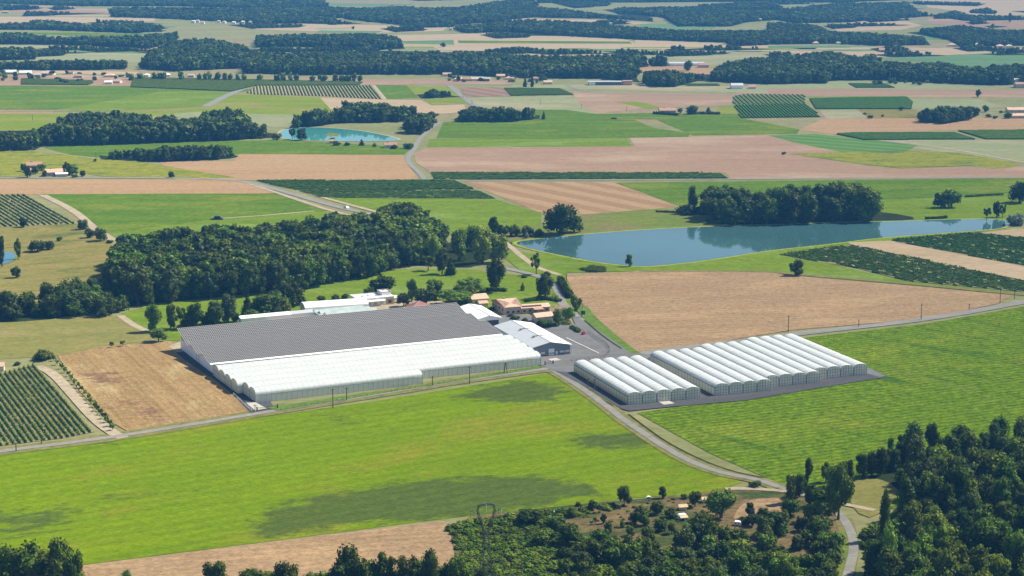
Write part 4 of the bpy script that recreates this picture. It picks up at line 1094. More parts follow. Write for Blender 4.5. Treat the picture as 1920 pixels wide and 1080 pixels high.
hedge('1810,370 1840,368 1880,366', 1.2, 2, 'dark hedge line in the meadow beyond the lake', 'L_dark')

# ------------------------------------------------------------------ vines
def row_segments(poly, ang, pitch):
    """parallel lines clipped to a ground polygon"""
    a = R(ang); u = np.array([math.cos(a), math.sin(a)]); v = np.array([-u[1], u[0]]); W = np.array(poly)
    lo, hi = (W @ v).min(), (W @ v).max(); out = []; k = lo + pitch * .5
    while k < hi:
        xs = []
        for i in range(len(W)):
            p, q = W[i], W[(i + 1) % len(W)]; dp, dq = p @ v - k, q @ v - k
            if (dp > 0) != (dq > 0): xs.append((p + (q - p) * dp / (dp - dq)) @ u)
        xs.sort()
        for s0, s1 in zip(xs[::2], xs[1::2]):
            if s1 - s0 > pitch * .8: out.append((u * s0 + v * k, u * s1 + v * k))
        k += pitch
    return out
def vine_arrays(a, c, h, wd, dens, leaf, r, gap=.05):
    L = float(np.linalg.norm(c - a)); t = (c - a) / L; nn = np.array([-t[1], t[0]]); V = []; F = []; nb = 0
    seg = 1.2 if dens > 6 else (3 if dens > 0 else 14); n = max(1, int(L / seg)); gap = gap if dens > 0 else 0.0; flat = dens == 0
    for i in range(n):                                   # body of each plant
        if r.random() < gap: continue
        p = a + t * (i * L / n); q = a + t * ((i + (.93 if dens > 0 else 1)) * L / n); hh = h * (r.uniform(1.02, 1.14) if flat else r.uniform(.7, 1.05)); ww = wd * (.92 if flat else r.uniform(.6, .95)) / 2; tk = .8 if flat else .5
        vv = [(*(p - nn * ww), .12), (*(q - nn * ww), .12), (*(q + nn * ww), .12), (*(p + nn * ww), .12)]
        off = 0 if flat else r.uniform(-.1, .1) * wd
        vv += [(*(p - nn * ww * tk + nn * off), hh * .85), (*(q - nn * ww * tk + nn * off), hh * .85), (*(q + nn * ww * tk + nn * off), hh * .85), (*(p + nn * ww * tk + nn * off), hh * .85)]
        V.append(np.array(vv)); F.append(np.array([[0, 1, 5, 4], [1, 2, 6, 5], [2, 3, 7, 6], [3, 0, 4, 7], [4, 5, 6, 7]]) + nb); nb += 8
    m = int(L * dens)
    if m:
        tt = r.uniform(0, L, m)
        P = a + t * tt[:, None] + nn * (r.normal(size=(m, 1)) * wd * .33); z = h * r.uniform(.2, 1.1, (m, 1)); P = np.concatenate([P, z], 1)
        nr = r.normal(size=(m, 3)) + np.array([0, 0, .9]); nr /= np.linalg.norm(nr, axis=1, keepdims=True)
        tv = np.cross(nr, r.normal(size=(m, 3))); tv /= np.linalg.norm(tv, axis=1, keepdims=True); bv = np.cross(nr, tv); s_ = leaf * r.uniform(.6, 1.3, (m, 1))
        V.append(np.concatenate([P - tv * s_, P - bv * s_ * .7, P + tv * s_, P + bv * s_ * .7])); F.append(np.stack([nb + np.arange(m) + k * m for k in range(4)], 1)); nb += 4 * m
    if not V: return None
    return np.concatenate(V), np.concatenate(F)
_o = 'zeroth first second third fourth fifth sixth seventh eighth ninth tenth eleventh twelfth thirteenth fourteenth fifteenth sixteenth seventeenth eighteenth nineteenth twentieth'.split()
def ordinal(k): return _o[k] if k <= 20 else ('twenty-' + _o[k - 20] if k < 30 else ('thirtieth' if k == 30 else 'thirty-' + _o[k - 30]))
def vineyard(s_, ang, pitch, h, wd, label, single=False, dens=0, leaf=.3, soil='soilgreen', mat='L_vinefar', group=None, ly=3, frm='lower left'):
    row_n = [0]
    P = pts(s_) if isinstance(s_, str) else s_
    sheet('vineyard_ground', soil, P, ly); W = [G(*p) for p in P]; r = np.random.default_rng(len(label)); VV = []; FF = []; nb = 0
    for a, c in row_segments(W, ang, pitch):
        q = vine_arrays(a, c, h, wd, dens, leaf, r)
        if q is None: continue
        if single:
            kx = row_n[0]; row_n[0] += 1
            tag(link('vine_row', npmesh('vine_row', q[0], q[1], M[mat], True)), f'{ordinal(kx + 1)} vine row from the {frm}, in the {label}', 'vine row', group)
        else: VV.append(q[0]); FF.append(q[1] + nb); nb += len(q[0])
    if not single and VV: tag(link('vines', npmesh('vines', np.concatenate(VV), np.concatenate(FF), M[mat], True)), label, 'vineyard', kind='stuff')
vineyard('-60,712 0,703 66,684 180,810 120,822 0,837 -60,845', -65.6, 2.35, 1.3, .8, 'near vineyard at the left edge', True, 9, .27, 'soil', 'L_vine', 'rows of the near vineyard')
vineyard('-60,367 50,366 146,420 0,426 -60,428', -62.8, 3.6, 1.3, 1.1, 'vineyard above the dry pasture', True, 2, .45, 'soil', 'L_vinefar', 'rows of the vineyard above the dry pasture')
VN = '''
480,339 850,339 890,355 600,357 555,356 510,347|2|3.2|1.5|2.4|dark vineyard block beside the road in the middle
560,358 895,357 930,373 600,371|2|3.6|1.1|1.9|lighter vineyard strip below the dark block
808,324 1348,325 1365,335 815,337|2|3.4|1.5|2.5|long dark vineyard strip across the middle
40,148 172,152 175,156 165,160 40,159|0|3.4|1.5|3.1|small dark vineyard in front of the far village
250,146 480,150 680,155 672,160 480,161 435,172 345,168 245,164|3|3.4|1.5|3.1|large dark vineyard beside the far road
1518,186 1600,184 1700,183 1711,192 1708,205 1530,205|0|3.4|1.5|3.0|dark green rectangular vineyard at the right
1376,197 1508,195 1541,220 1390,222|-91|3.6|1.5|2.2|dark lower half of the two toned vineyard
1375,181 1395,177 1510,178 1508,195 1374,195|-91|5.2|1.2|1.9|pale upper half of the two toned vineyard
1567,252 1600,250 1790,250 1828,262 1620,263|0|3.4|1.5|3.1|thin dark vineyard strip at the right
1796,246 2200,242 2200,262 1850,262|0|3.4|1.5|3.1|dark vineyard cut by the right edge
960,166 1050,167 1075,178 958,180 945,166|0|4|1.4|2.6|dark vineyard left of the far junction
1590,157 1660,158 1678,165 1605,165|0|4.5|1.4|2.8|small dark vineyard under the far wood
1280,158 1345,158 1350,161 1290,161|0|4.5|1.4|2.8|tiny vineyard near the far white barn
'''
for ln in VN.strip().splitlines():
    pp, an, pi_, h, wd, lab = ln.split('|'); vineyard(pp, float(an), float(pi_), float(h), float(wd), lab, dens=.0 if pts(pp)[0][1] < 300 else 1.0, leaf=.5)
vineyard('482,161 695,161 717,186 600,180 478,177 462,174', -81.6, 3.9, 1.5, 1.6, 'wide spaced vineyard with pale gaps between its dark rows', soil='tan')
vineyard('1463,478 1560,463 1600,461 1720,485 1920,528 2200,590 2200,600 1920,548 1700,527 1600,502 1500,486', -52, 3.2, 1.2, 1.3, 'dark rough vineyard strip beside the large brown field', dens=2.2, leaf=.5, soil='soil', ly=5)
vineyard('1668,450 1820,437 1920,446 2200,470 2200,560 1920,500 1700,458', -52, 3.2, 1.2, 1.3, 'dark vineyard below the right tip of the lake', dens=2.2, leaf=.5, soil='soil', ly=5)

# ------------------------------------------------------------------ glasshouses and halls
def arch(wd, eave, rise, n=16, flat=.0):
    """points of a bay's roof line from left gutter to right gutter"""
    return [(wd / 2 - wd / 2 * math.cos(math.pi * i / n), eave + rise * math.sin(math.pi * i / n) ** .8) for i in range(n + 1)]
def greenhouse(label, X, Y, ang, bays, eave, rise, side_left, side_right, gmat, doors=(), hoop=3.0, panel=3.0, roofm='film', side_mat='sidefilm', swap=False):
    """bays: list of (x0, x1, y0, y1) in the local frame, x across the bays, y along them"""
    g = root('greenhouse', label, 'greenhouse', X, Y, R(ang))
    for k, (x0, x1, y0, y1) in enumerate(bays):
        wd = x1 - x0; A = arch(wd - .30, eave, rise); b = MB(); n = len(A)
        P = [(x0 + .15 + x, y, z) for y in (y0 - .12, y1 + .12) for x, z in A] + [(x0 + .15 + x, y, z - .06) for y in (y0 - .12, y1 + .12) for x, z in A]
        f = [(i, i + 1, n + i + 1, n + i) for i in range(n - 1)] + [(2 * n + i, 3 * n + i, 3 * n + i + 1, 2 * n + i + 1) for i in range(n - 1)]
        f += [(i, 2 * n + i, 2 * n + i + 1, i + 1) for i in range(n - 1)] + [(n + i, n + i + 1, 3 * n + i + 1, 3 * n + i) for i in range(n - 1)]
        b.add(P, f); rf = b.build('roof_film', M[roofm], g)
        hb = MB(); y = y0
        while y <= y1 + .01:
            for i in range(0, n - 1): hb.bar((x0 + .15 + A[i][0], y, A[i][1] + .025), (x0 + .15 + A[i + 1][0], y, A[i + 1][1] + .025), .055)
            y += hoop
        h = hb.build('hoops', M['film2'], g); h['kind'] = 'stuff'
        for ends, yy, s in ((0, y0, -1), (1, y1, 1)):           # gables
            gb = MB(); B = [(x0 + .15 + x, yy, z - .07) for x, z in A]
            poly = [(x0 + .15, yy, .05)] + B + [(x1 - .15, yy, .05)]
            m_ = len(poly); th = .08 * -s
            gb.add(poly + [(p[0], p[1] + th, p[2]) for p in poly], [tuple(range(m_)), tuple(range(2 * m_ - 1, m_ - 1, -1))])
            gab = gb.build('gable', M[gmat if k not in doors or True else gmat], g)
            fr = MB(); yo = yy + s * .06
            for q in range(0, 6):
                xx = x0 + .15 + (wd - .3) * q / 5; zt = np.interp(xx - x0 - .15, [a[0] for a in A], [a[1] for a in A]) - .05
                if k in doors and q in (2, 3) and ends == 0: fr.bar((xx, yo, .05), (xx, yo, zt), .16)
                else: fr.bar((xx, yo, .05), (xx, yo, zt), .11 if 0 < q < 5 else .2)
            for zz in (1.35, 2.7, eave): fr.bar((x0 + .15, yo, zz), (x1 - .15, yo, zz), .08)
            for i in range(n - 1): fr.bar((x0 + .15 + A[i][0], yo, A[i][1] - .03), (x0 + .15 + A[i + 1][0], yo, A[i + 1][1] - .03), .13)
            fr.build('frame', M['steel'], gab)
            if k in doors and ends == 0:
                d = MB(); xa = x0 + .15 + (wd - .3) * .4; xb = x0 + .15 + (wd - .3) * .6; d.box(xa + .1, xb - .1, yy - .16, yy - .1, .05, 2.65)
                d.build('door', M['gablew'], g)
        gt = MB()
        for xx in ((x0,) if k else (x0, )) + ((x1,) if k == len(bays) - 1 else ()):
            gt.box(xx - .16, xx + .16, y0 - .2, y1 + .2, eave - .14, eave + .02)
            q = MB()
        gt.build('gutter', M['gutter'], g)
    def sidewall(x, y0, y1, mat, s, z1=None):
        z1 = z1 or eave - .14; n = max(1, round((y1 - y0) / panel)); pitch = (y1 - y0) / n
        pm = MB(); pm.box(-.03, .03, .06, pitch - .06, .1, z1); me = pm.mesh('wall_panel', M[mat])
        pst = MB()
        for i in range(n):
            o = link('wall_panel', me, g, (x, y0 + i * pitch, 0))
        for i in range(n + 1): pst.bar((x + s * .03, y0 + i * pitch, 0), (x + s * .03, y0 + i * pitch, z1), .11)
        pst.box(x - .05, x + .07, y0, y1, 0, .11); pst.box(x - .05, x + .07, y0, y1, z1 - .08, z1 + .02)
        ps = pst.build('posts', M['steel'], g); ps['kind'] = 'stuff'
    for x, y0, y1, mat, s in side_left + side_right: sidewall(x, y0, y1, mat, s)
    return g

# five bay house in front of the yard
W5 = 33.5 / 5
greenhouse('white five bay plastic greenhouse with rust stained side wall, standing alone by the lane fork', 48.5, 759.3, 19.5,
  [(i * W5, (i + 1) * W5, 0, 61.6) for i in range(5)], 3.9, 1.75, [(0, 0, 61.6, 'sidefilm', -1)], [(5 * W5, 0, 61.6, 'sidefilm2', 1)], 'gable', doors=(2,))
# three stepped blocks of four bays
for (nx, ny, ly_, nb_, lab, dr) in ((86.7, 774.4, 65.0, 4, 'left of three stepped white greenhouse blocks, its long dull side wall showing', (3,)),
                       (0, 0, 0, 4, 'white four bay greenhouse in the middle of the three stepped blocks', (2,)), (0, 0, 0, 4, 'white four bay greenhouse at the right end of the three stepped blocks', (2,))):
    a = R(20.6); u = np.array([math.cos(a), math.sin(a)]); v = np.array([-u[1], u[0]])
    if nx: base = np.array([nx, ny]); WB = 27.0 / 4; off = 0; k0 = 0
    else:
        k0 += 1; end = np.array([(135.5, 798.5), (158.9, 812.8)][k0 - 1]); base = end - u * WB * 4; ly_ = 65
    greenhouse(lab, base[0], base[1], 20.6, [(i * WB, (i + 1) * WB - .0, 0, ly_) for i in range(4)], 3.9, 1.75,
      [(0, 0, ly_, 'sidefilm2', -1)] if nx else [], [(4 * WB, 0, 65 if k0 == 2 else 8, 'sidefilmc', 1)], 'gablew' if k0 else 'gable', doors=dr)

# long white greenhouse (bays run along the road): local x = across bays, y = along
def lc(X, Y, ox, oy, ang):
    a = R(ang); dx, dy = X - ox, Y - oy; return dx * math.cos(a) + dy * math.sin(a), -dx * math.sin(a) + dy * math.cos(a)
CO = G(480, 756); CA = 25.6
wC = 8.95
bays = []
ends_l = [0, 0, -2.4, -2.4, -2.4, -2.4]; ends_r = [76.3, 138.8, 140, 141, 142, 142.6]
g = None
# rotate: local x (across, away from camera) = v direction; build with frame angle CA+90 and mirrored bays
def along(label, X, Y, ang, rows, eave, rise):
    """rows: (v0, v1, u0, u1); frame is turned so that local y runs along u"""
    g_ang = ang - 90
    return [(-v1, -v0, u0, u1) for v0, v1, u0, u1 in rows], g_ang
rows = [(i * wC, (i + 1) * wC, ends_l[i], ends_r[i]) for i in range(6)]
bb, ga = along('', *CO, CA, rows, 0, 0)
gC = greenhouse('long white six bay greenhouse lying along the road below the solar roof', CO[0], CO[1], ga, bb, 3.5, 2.3, [], [(0, 0, 76.3, 'sidefilmc', 1), (-wC, 76.3, 138.5, 'sidefilmc', 1), (-2 * wC, -2.4, 0, 'sidefilmc', 1)], 'gable', doors=(), hoop=2.4, panel=2.3)

# solar roofed hall
def solar_hall():
    o = root('solar_hall', 'huge hall with three sawtooth roofs covered in grey solar panels', 'hall', -134.0, 814.0, R(25.0))
    L = 141.0; D = 55.0; P = D / 3; ze = 5.6
    b = MB(); b.box(0, .3, 0, D, 0, 5.0); b.build('end_wall', M['whitew'], o)
    b = MB(); b.box(L - .3, L, 0, D, 0, 5.0); b.build('end_wall', M['whitew'], o)
    b = MB(); b.box(.3, L - .3, 0, .25, 0, 5.0); fw = b.build('front_wall', M['woodw'], o)
    b = MB(); b.box(.3, L - .3, D - .25, D, 0, 5.0); b.build('back_wall', M['whitew'], o)
    b = MB(); b.box(-.06, 0, D * .42, D * .42 + 3.4, 0, 3.8); d = b.build('door', M['whitew'], o)
    b = MB()
    for x in (D * .42, D * .42 + 3.4): b.bar((-.1, x, 0), (-.1, x, 3.8), .14)
    b.bar((-.1, D * .42, 3.8), (-.1, D * .42 + 3.4, 3.8), .14); b.build('door_frame', M['steel'], d)
    for i in range(3):
        y0 = i * P; ya = y0 + P - .8; za = (8.4, 8.5, 10.5)[i]; ze = (5.5, 5.6, 5.9)[i]
        for x in (.05, L - .25):
            b = MB(); b.add([(x, y0, 5.0), (x, ya, 5.0), (x, ya, za - .25), (x, y0, ze - .2), (x + .2, y0, 5.0), (x + .2, ya, 5.0), (x + .2, ya, za - .25), (x + .2, y0, ze - .2)],
                            [(3, 2, 1, 0), (4, 5, 6, 7), (0, 4, 7, 3), (1, 2, 6, 5), (3, 7, 6, 2)]); b.build('gable', M['tanw'], o)
        b = MB(); b.slab([(-1.6, y0 - .6, ze - .1), (L + 1.2, y0 - .6, ze - .1), (L + 1.2, ya + .3, za), (-1.6, ya + .3, za)], .18); rf = b.build('roof', M['pvframe'], o)
        b = MB(); b.box(0, L, ya + .05, ya + .2, 5.0, za - .2); b.build('clerestory', M['gablew'], o)
        # panels
        s0 = Vector((0, y0 - .6, ze - .1)); s1 = Vector((0, ya + .3, za)); d = (s1 - s0); SL = d.length; d.normalize(); nn = Vector((0, -d.z, d.y))
        b = MB(); nu = 148; nv = 11; pu = (L + 2.6) / nu; pv = (SL - .3) / nv
        for j in range(nv):
            for k in range(nu):
                xa = -1.5 + k * pu + .11; xb = xa + pu - .22; qa = s0 + d * (.15 + j * pv + .13) + nn * .05; qb = s0 + d * (.15 + (j + 1) * pv - .13) + nn * .05
                b.add([(xa, qa.y, qa.z), (xb, qa.y, qa.z), (xb, qb.y, qb.z), (xa, qb.y, qb.z)], [(0, 1, 2, 3)])
        q = b.build('solar_panels', M['pv'], rf); q['kind'] = 'stuff'
    ze = 5.5
    b = MB(); b.slab([(-1.6, -1.9, ze - .42), (L + 1.2, -1.9, ze - .42), (L + 1.2, -.62, ze - .12), (-1.6, -.62, ze - .12)], .1); b.build('white_gutter', M['white'], o)
    b = MB(); b.slab([(0, -3.6, 4.55), (14, -3.6, 4.55), (14, -1.95, 5.0), (0, -1.95, 5.0)], .1); b.build('canopy', M['pv'], o)
    b = MB(); b.box(0.2, 13.8, -3.2, 0, 0, 4.4); b.build('lean_to_wall', M['woodw'], o)
solar_hall()

def gable_hall(name, label, cat, X, Y, ang, W, L, eave, ridge, wm, rm, ridge_at=.5, over=.6, rm2=None):
    """ridge runs along local y; the gable at y=0 faces the camera"""
    o = root(name, label, cat, X, Y, R(ang)); xr = W * ridge_at
    for y, nm in ((0, 'front_wall'), (L - .25, 'back_wall')):
        b = MB(); P = [(0, 0), (W, 0), (W, eave - .15), (xr, ridge - .2), (0, eave - .15)]
        b.add([(x, y, z) for x, z in P] + [(x, y + .25, z) for x, z in P], [(0, 1, 2, 3, 4), (9, 8, 7, 6, 5)] + [(i, i + 5, (i + 1) % 5 + 5, (i + 1) % 5) for i in range(5)])
        b.build(nm, M[wm], o)
    for x in (0, W - .25):
        b = MB(); b.box(x, x + .25, .25, L - .25, 0, eave - .15); b.build('side_wall', M[wm], o)
    sl = (ridge - eave) / xr; sr = (ridge - eave) / (W - xr)
    b = MB(); b.slab([(-over, -over, eave - sl * over), (xr, -over, ridge), (xr, L + over, ridge), (-over, L + over, eave - sl * over)], .16); b.build('roof_slope', M[rm2 or rm], o)
    b = MB(); b.slab([(xr, -over, ridge), (W + over, -over, eave - sr * over), (W + over, L + over, eave - sr * over), (xr, L + over, ridge)], .16); b.build('roof_slope', M[rm], o)
    b = MB(); b.box(xr - .18, xr + .18, -over, L + over, ridge - .05, ridge + .07); b.build('ridge_cap', M['steel' if 'terra' not in rm else rm], o)
    return o
e = gable_hall('packing_shed', 'grey metal packing shed with a low pitched pale roof and a roller door', 'shed', 9.9, 846.9, 20.8, 18.6, 50.5, 5.0, 6.9, 'greyw', 'whiteroof', .46, .7, 'greyroofl')
b = MB(); b.box(7.6, 10.6, -.09, -.01, 0, 3.6); d = b.build('roller_door', M['white'], e)
b = MB()
for k in range(4): b.box(7.75 + k * .72, 8.3 + k * .72, -.13, -.1, 1.2, 1.6)
b.build('window', M['glass'], d)
b = MB(); b.box(7.45, 7.6, -.12, -.02, 0, 3.75); b.box(10.6, 10.75, -.12, -.02, 0, 3.75); b.box(7.6, 10.6, -.12, -.02, 3.6, 3.75); b.build('door_frame', M['dsteel'], e)
b = MB(); b.box(11.3, 12.2, -.07, -.01, 0, 2.1); b.build('door', M['white'], e)
for x in (3.6, 13.4, 16.0):
    b = MB(); b.box(x, x + 2.2, -.07, -.01, 1.3, 2.2); w_ = b.build('window', M['white'], e)
    b = MB(); b.box(x + .1, x + 1.05, -.1, -.075, 1.4, 2.1); b.box(x + 1.15, x + 2.1, -.1, -.075, 1.4, 2.1); b.build('pane', M['gablew'], w_)
b = MB()
for k in range(1, 18): b.box(k * 1.03, k * 1.03 + .05, -.035, -.005, 0, 4.7)
q = b.build('cladding_ribs', M['greyw'], e); q['kind'] = 'stuff'
for y in (14, 31):
    b = MB(); b.box(5.5, 11, y, y + .25, 6.7, 7.1); b.box(5.2, 6.2, y - .5, y + .7, 6.3, 7.0); b.build('roof_vent', M['steel'], e)
for y in (-.3, 8, 16, 24, 32, 40, 48):
    b = MB(); b.bar((19.2, y, 0), (19.2, y, 4.8), .18); b.build('post', M['steel'], e)
b = MB(); b.box(-.02, .0, 0, 50, 0, .1); 
b = MB(); b.box(18.9, 19.25, -.8, 51, 4.62, 4.85); b.build('gutter', M['white'], e)

f = gable_hall('white_barn', 'white roofed open fronted barn between the solar roof and the farmhouse', 'barn', -17.0, 911.5, 20.0, 12.0, 30.5, 4.6, 6.0, 'whitew', 'whiteroof', .5, .6)
b = MB(); b.box(1.2, 11.0, -.06, -.01, 0, 3.4); b.build('opening_shade', M['dsteel'], f)  # solid dark panel painted as the shade inside the open front
for y in (8, 12, 18):
    b = MB(); b.slab([(8.0, y, 5.72), (9.6, y, 5.34), (9.6, y + 1.2, 5.34), (8.0, y + 1.2, 5.72)], .05); b.build('skylight', M['gable'], f)

def house(label, X, Y, ang, W, D, h, roofh, rm='terra', wm='render', hip=False, cat='house', name='house', wins=3, group=None, storeys=1, chim=True, over=.45, detail=True):
    """local x along the front, y to the back; eaves along x"""
    o = root(name, label, cat, X, Y, R(ang), group)
    b = MB()
    P = [(0, 0), (W, 0), (W, D), (0, D)]
    b.add([(x, y, z) for z in (0, h) for x, y in P], [(0, 1, 5, 4), (1, 2, 6, 5), (2, 3, 7, 6), (3, 0, 4, 7)])
    if not hip: b.add([(0, 0, h), (0, D, h), (0, D / 2, h + roofh - .1)], [(0, 2, 1)]); b.add([(W, 0, h), (W, D, h), (W, D / 2, h + roofh - .1)], [(0, 1, 2)])
    b.build('wall', M[wm], o)
    e = over; r0 = (D / 2 if hip else -e); z0 = h - roofh / (D / 2) * e; zr = h + roofh
    A, B_, C_, Dd = (-e, -e, z0), (W + e, -e, z0), (W + e, D + e, z0), (-e, D + e, z0); R0, R1 = (r0, D / 2, zr), (W - r0, D / 2, zr)
    def sl(pts_): b = MB(); b.slab(pts_, .14); return b
    b = sl([A, B_, R1, R0]); b.slab([C_, Dd, R0, R1], .14)
    if hip: b.slab([B_, C_, R1], .14); b.slab([Dd, A, R0], .14)
    rf = b.build('roof', M[rm], o)
    if chim:
        b = MB(); b.box(W * .3, W * .3 + .8, D * .5 - .3, D * .5 + .3, h + roofh * .6, zr + .9); b.build('chimney', M['stone'], rf)
    if wins:
        b = MB()
        for s_ in range(storeys):
            for k in range(wins):
                x = W * (k + .5) / wins; z = .9 + s_ * 2.8
                if z + 1.2 > h: continue
                b = MB(); b.box(x - .34, x + .34, -.04, -.005, z, z + 1.1); w_ = b.build('window', M['glass'], o)
                if detail:
                    b = MB(); b.box(x - .68, x - .38, -.06, -.01, z, z + 1.1); b.box(x + .38, x + .68, -.06, -.01, z, z + 1.1); b.build('shutter', M['shutter'], w_)
    return o
# farmhouse: main block with hipped roof, long wing, back house, outbuilding, ruin
fh = house('two storey farmhouse with a big hipped terracotta roof in the nursery yard', *G(947.8, 591), 21, 8.6, 20, 4.3, 2.3, hip=True, wm='stone', wins=3, storeys=1, over=.6)
b = MB()
for y in (4, 9, 14, 18):
    b = MB(); b.box(-.05, -.01, y - .4, y + .4, 1.6, 2.7); w_ = b.build('window', M['glass'], fh)
    b = MB(); b.box(-.07, -.02, y - .8, y - .45, 1.6, 2.7); b.box(-.07, -.02, y + .45, y + .8, 1.6, 2.7); b.build('shutter', M['shutter'], w_)
wx, wy = G(978, 588.5)
wing = house('low stone wing of the farmhouse with solar panels on its terracotta roof', wx, wy, 18, 15.3, 6.0, 3.2, 1.2, wm='stone', wins=5, storeys=1, chim=False, over=.5)
s0 = Vector((0, .3, 3.36)); d = Vector((0, 3.0, 1.2)).normalized()
for k in range(10):
    b = MB(); x = .4 + k * 1.08; p = [(x, s0.y, s0.z), (x + 1.0, s0.y, s0.z)]; q2 = s0 + d * 1.4
    b.slab([(x, .3, 3.43), (x + 1.0, .3, 3.43), (x + 1.0, q2.y, q2.z + .07), (x, q2.y, q2.z + .07)], .04); b.build('solar_panel', M['pv'], wing)
b = MB()
for k in range(2):
    b = MB(); b.bar((6.5 + k * 4, -3.2, 0), (6.5 + k * 4, -3.2, 2.4), .2); b.build('post', M['woodpole'], wing)
b = MB(); b.slab([(6, -3.5, 2.5), (11, -3.5, 2.5), (11, -.1, 3.1), (6, -.1, 3.1)], .12); b.build('porch_roof', M['terrad'], wing)
hx, hy = G(886, 572)
house('small terracotta roofed house behind the farmhouse', hx, hy, 21, 9, 10, 3.2, 1.7, wm='render', wins=2)
hx, hy = G(900, 577)
house('low lean to with a pale terracotta roof beside the farmhouse', hx, hy, 21, 4.5, 5, 2.4, .9, wins=0, chim=False)
hx, hy = G(1006, 606)
house('small stone outbuilding with a pale tiled roof beside the bright green tree', hx, hy, 26, 9.5, 5.6, 3.2, 1.5, wm='stone', wins=0, chim=False)
hx, hy = G(1040, 587)
house('ruined stone shed without windows at the lane', hx, hy, -30, 6.5, 4, 2.8, .9, rm='terrad', wm='stone', wins=0, chim=False)
# halls behind
k_ = root('barrel_hall', 'white barrel roofed hall behind the solar roof', 'hall', *G(572, 590), R(19))
Lk, Wk = 34, 12; A = arch(Wk, 2.6, 2.6, 12); b = MB(); n = len(A)
b.add([(x, y, z) for x in (0, Lk) for y, z in A] + [(x, y, z - .1) for x in (0, Lk) for y, z in A], [(i, n + i, n + i + 1, i + 1) for i in range(n - 1)] + [(2 * n + i, 2 * n + i + 1, 3 * n + i + 1, 3 * n + i) for i in range(n - 1)])
b.build('roof', M['whiteroof'], k_)
for x in (.2, Lk - .2):
    b = MB(); P = [(x, y, z - .12) for y, z in A]; b.add([(x, 0, 0)] + P + [(x, Wk, 0)] , [tuple(range(n + 2))]); b.add([(x + .1, 0, 0)] + [(p[0] + .1, p[1], p[2]) for p in P] + [(x + .1, Wk, 0)], [tuple(range(n + 1, -1, -1))]); b.build('end_wall', M['greyroofl'], k_)
b = MB(); b.box(.2, Lk - .2, .02, .2, 0, 2.45); b.build('side_wall', M['whitew'], k_)
l_ = root('flat_roofed_building', 'white building with a parapet and rooftop skylights behind the solar roof', 'building', *G(669, 577), R(24))
b = MB(); b.box(0, 21, 0, 10, 0, 4.4); b.build('wall', M['white'], l_)
b = MB(); b.box(-.3, 21.2, -.3, 10.3, 4.4, 4.65); b.build('roof', M['whiteroof'], l_)
b = MB(); b.box(-.3, 0, -.3, 10.3, 4.652, 5.2); b.box(0, 15, 10.0, 10.3, 4.652, 5.2); b.build('parapet', M['white'], l_)
b = MB(); b.box(15.2, 20.6, 3.5, 10.2, 4.652, 6.2); b.build('upper_storey', M['white'], l_)
b = MB(); b.box(15.0, 20.8, 3.3, 3.5, 6.2, 6.7); b.box(15.0, 20.8, 10.2, 10.4, 6.2, 6.7); b.box(15.0, 15.2, 3.5, 10.2, 6.2, 6.7); b.box(20.6, 20.8, 3.5, 10.2, 6.2, 6.7); b.build('parapet', M['stone'], l_)
for x, y in ((4, 4), (8, 6), (12, 4), (17.5, 8.6)):
    b = MB(); b.box(x, x + 1.2, y, y + 1.2, 4.652 if x < 15 else 6.202, 4.9 if x < 15 else 6.4); b.build('skylight', M['gutter'], l_)
b = MB(); b.slab([(5, -2.2, 3.1), (15.5, -2.2, 3.1), (15.5, -.32, 3.5), (5, -.32, 3.5)], .12); b.build('canopy', M['white'], l_)
for x in (6, 9.5, 13):
    b = MB(); b.box(x, x + 2.0, -.05, -.005, .9, 2.1); b.build('window', M['greyroofl'], l_)
b = MB(); b.box(16.4, 20.8, -.06, -.005, 0, 3.4); b.build('tan_panel', M['tanw'], l_)
b = MB(); b.box(17.6, 19.4, -.1, -.062, 1.1, 2.5); b.build('window', M['shutter'], l_)
b = MB(); b.box(20.8, 25.5, 2, 9, 2.9, 3.1); b.build('side_canopy', M['white'], l_)
b = MB(); b.box(25.0, 25.3, 2.1, 2.4, 0, 2.9); b.box(25.0, 25.3, 8.6, 8.9, 0, 2.9); b.build('post', M['white'], l_)
n_ = root('old_glasshouse', 'old stepped glasshouse with a pale green roof behind the solar roof', 'greenhouse', *G(612, 600), R(26))
for k in range(3):
    b = MB(); x0, x1 = (0, 28 - 2 * k); y0 = k * 4.2
    b.slab([(x0 + k * -1.5, y0, 2.6), (x1, y0, 2.6), (x1, y0 + 2.1, 3.7), (x0 - k * 1.5, y0 + 2.1, 3.7)], .05); b.slab([(x1, y0 + 4.2, 2.6), (x0 - k * 1.5, y0 + 4.2, 2.6), (x0 - k * 1.5, y0 + 2.1, 3.7), (x1, y0 + 2.1, 3.7)], .05); b.build('glass_roof', M['glassroof'], n_)
b = MB(); b.box(0, 28, -.1, .05, 0, 2.55); b.build('front_wall', M['greyroofl'], n_)
b = MB(); b.box(-3, .0, .05, 12.5, 0, 2.5); b.box(23.9, 24.1, .05, 12.5, 0, 2.5); b.build('end_wall', M['glassroof'], n_)
m_ = root('long_low_shed', 'long low white roofed shed along the back of the solar roof', 'shed', *G(452, 608), R(25))
b = MB(); b.box(.3, 39.7, .3, 4.7, 0, 2.6); b.build('wall', M['whitew'], m_)
b = MB(); b.slab([(0, 0, 2.75), (27, 0, 2.75), (27, 5, 3.4), (0, 5, 3.4)], .12); b.build('roof', M['whiteroof'], m_)
b = MB(); b.slab([(27.02, 0, 2.75), (40, 0, 2.75), (40, 5, 3.4), (27.02, 5, 3.4)], .12); q = b.build('roof', M['greyroofl'], m_); q['label'] = 'grey translucent end of the roof'
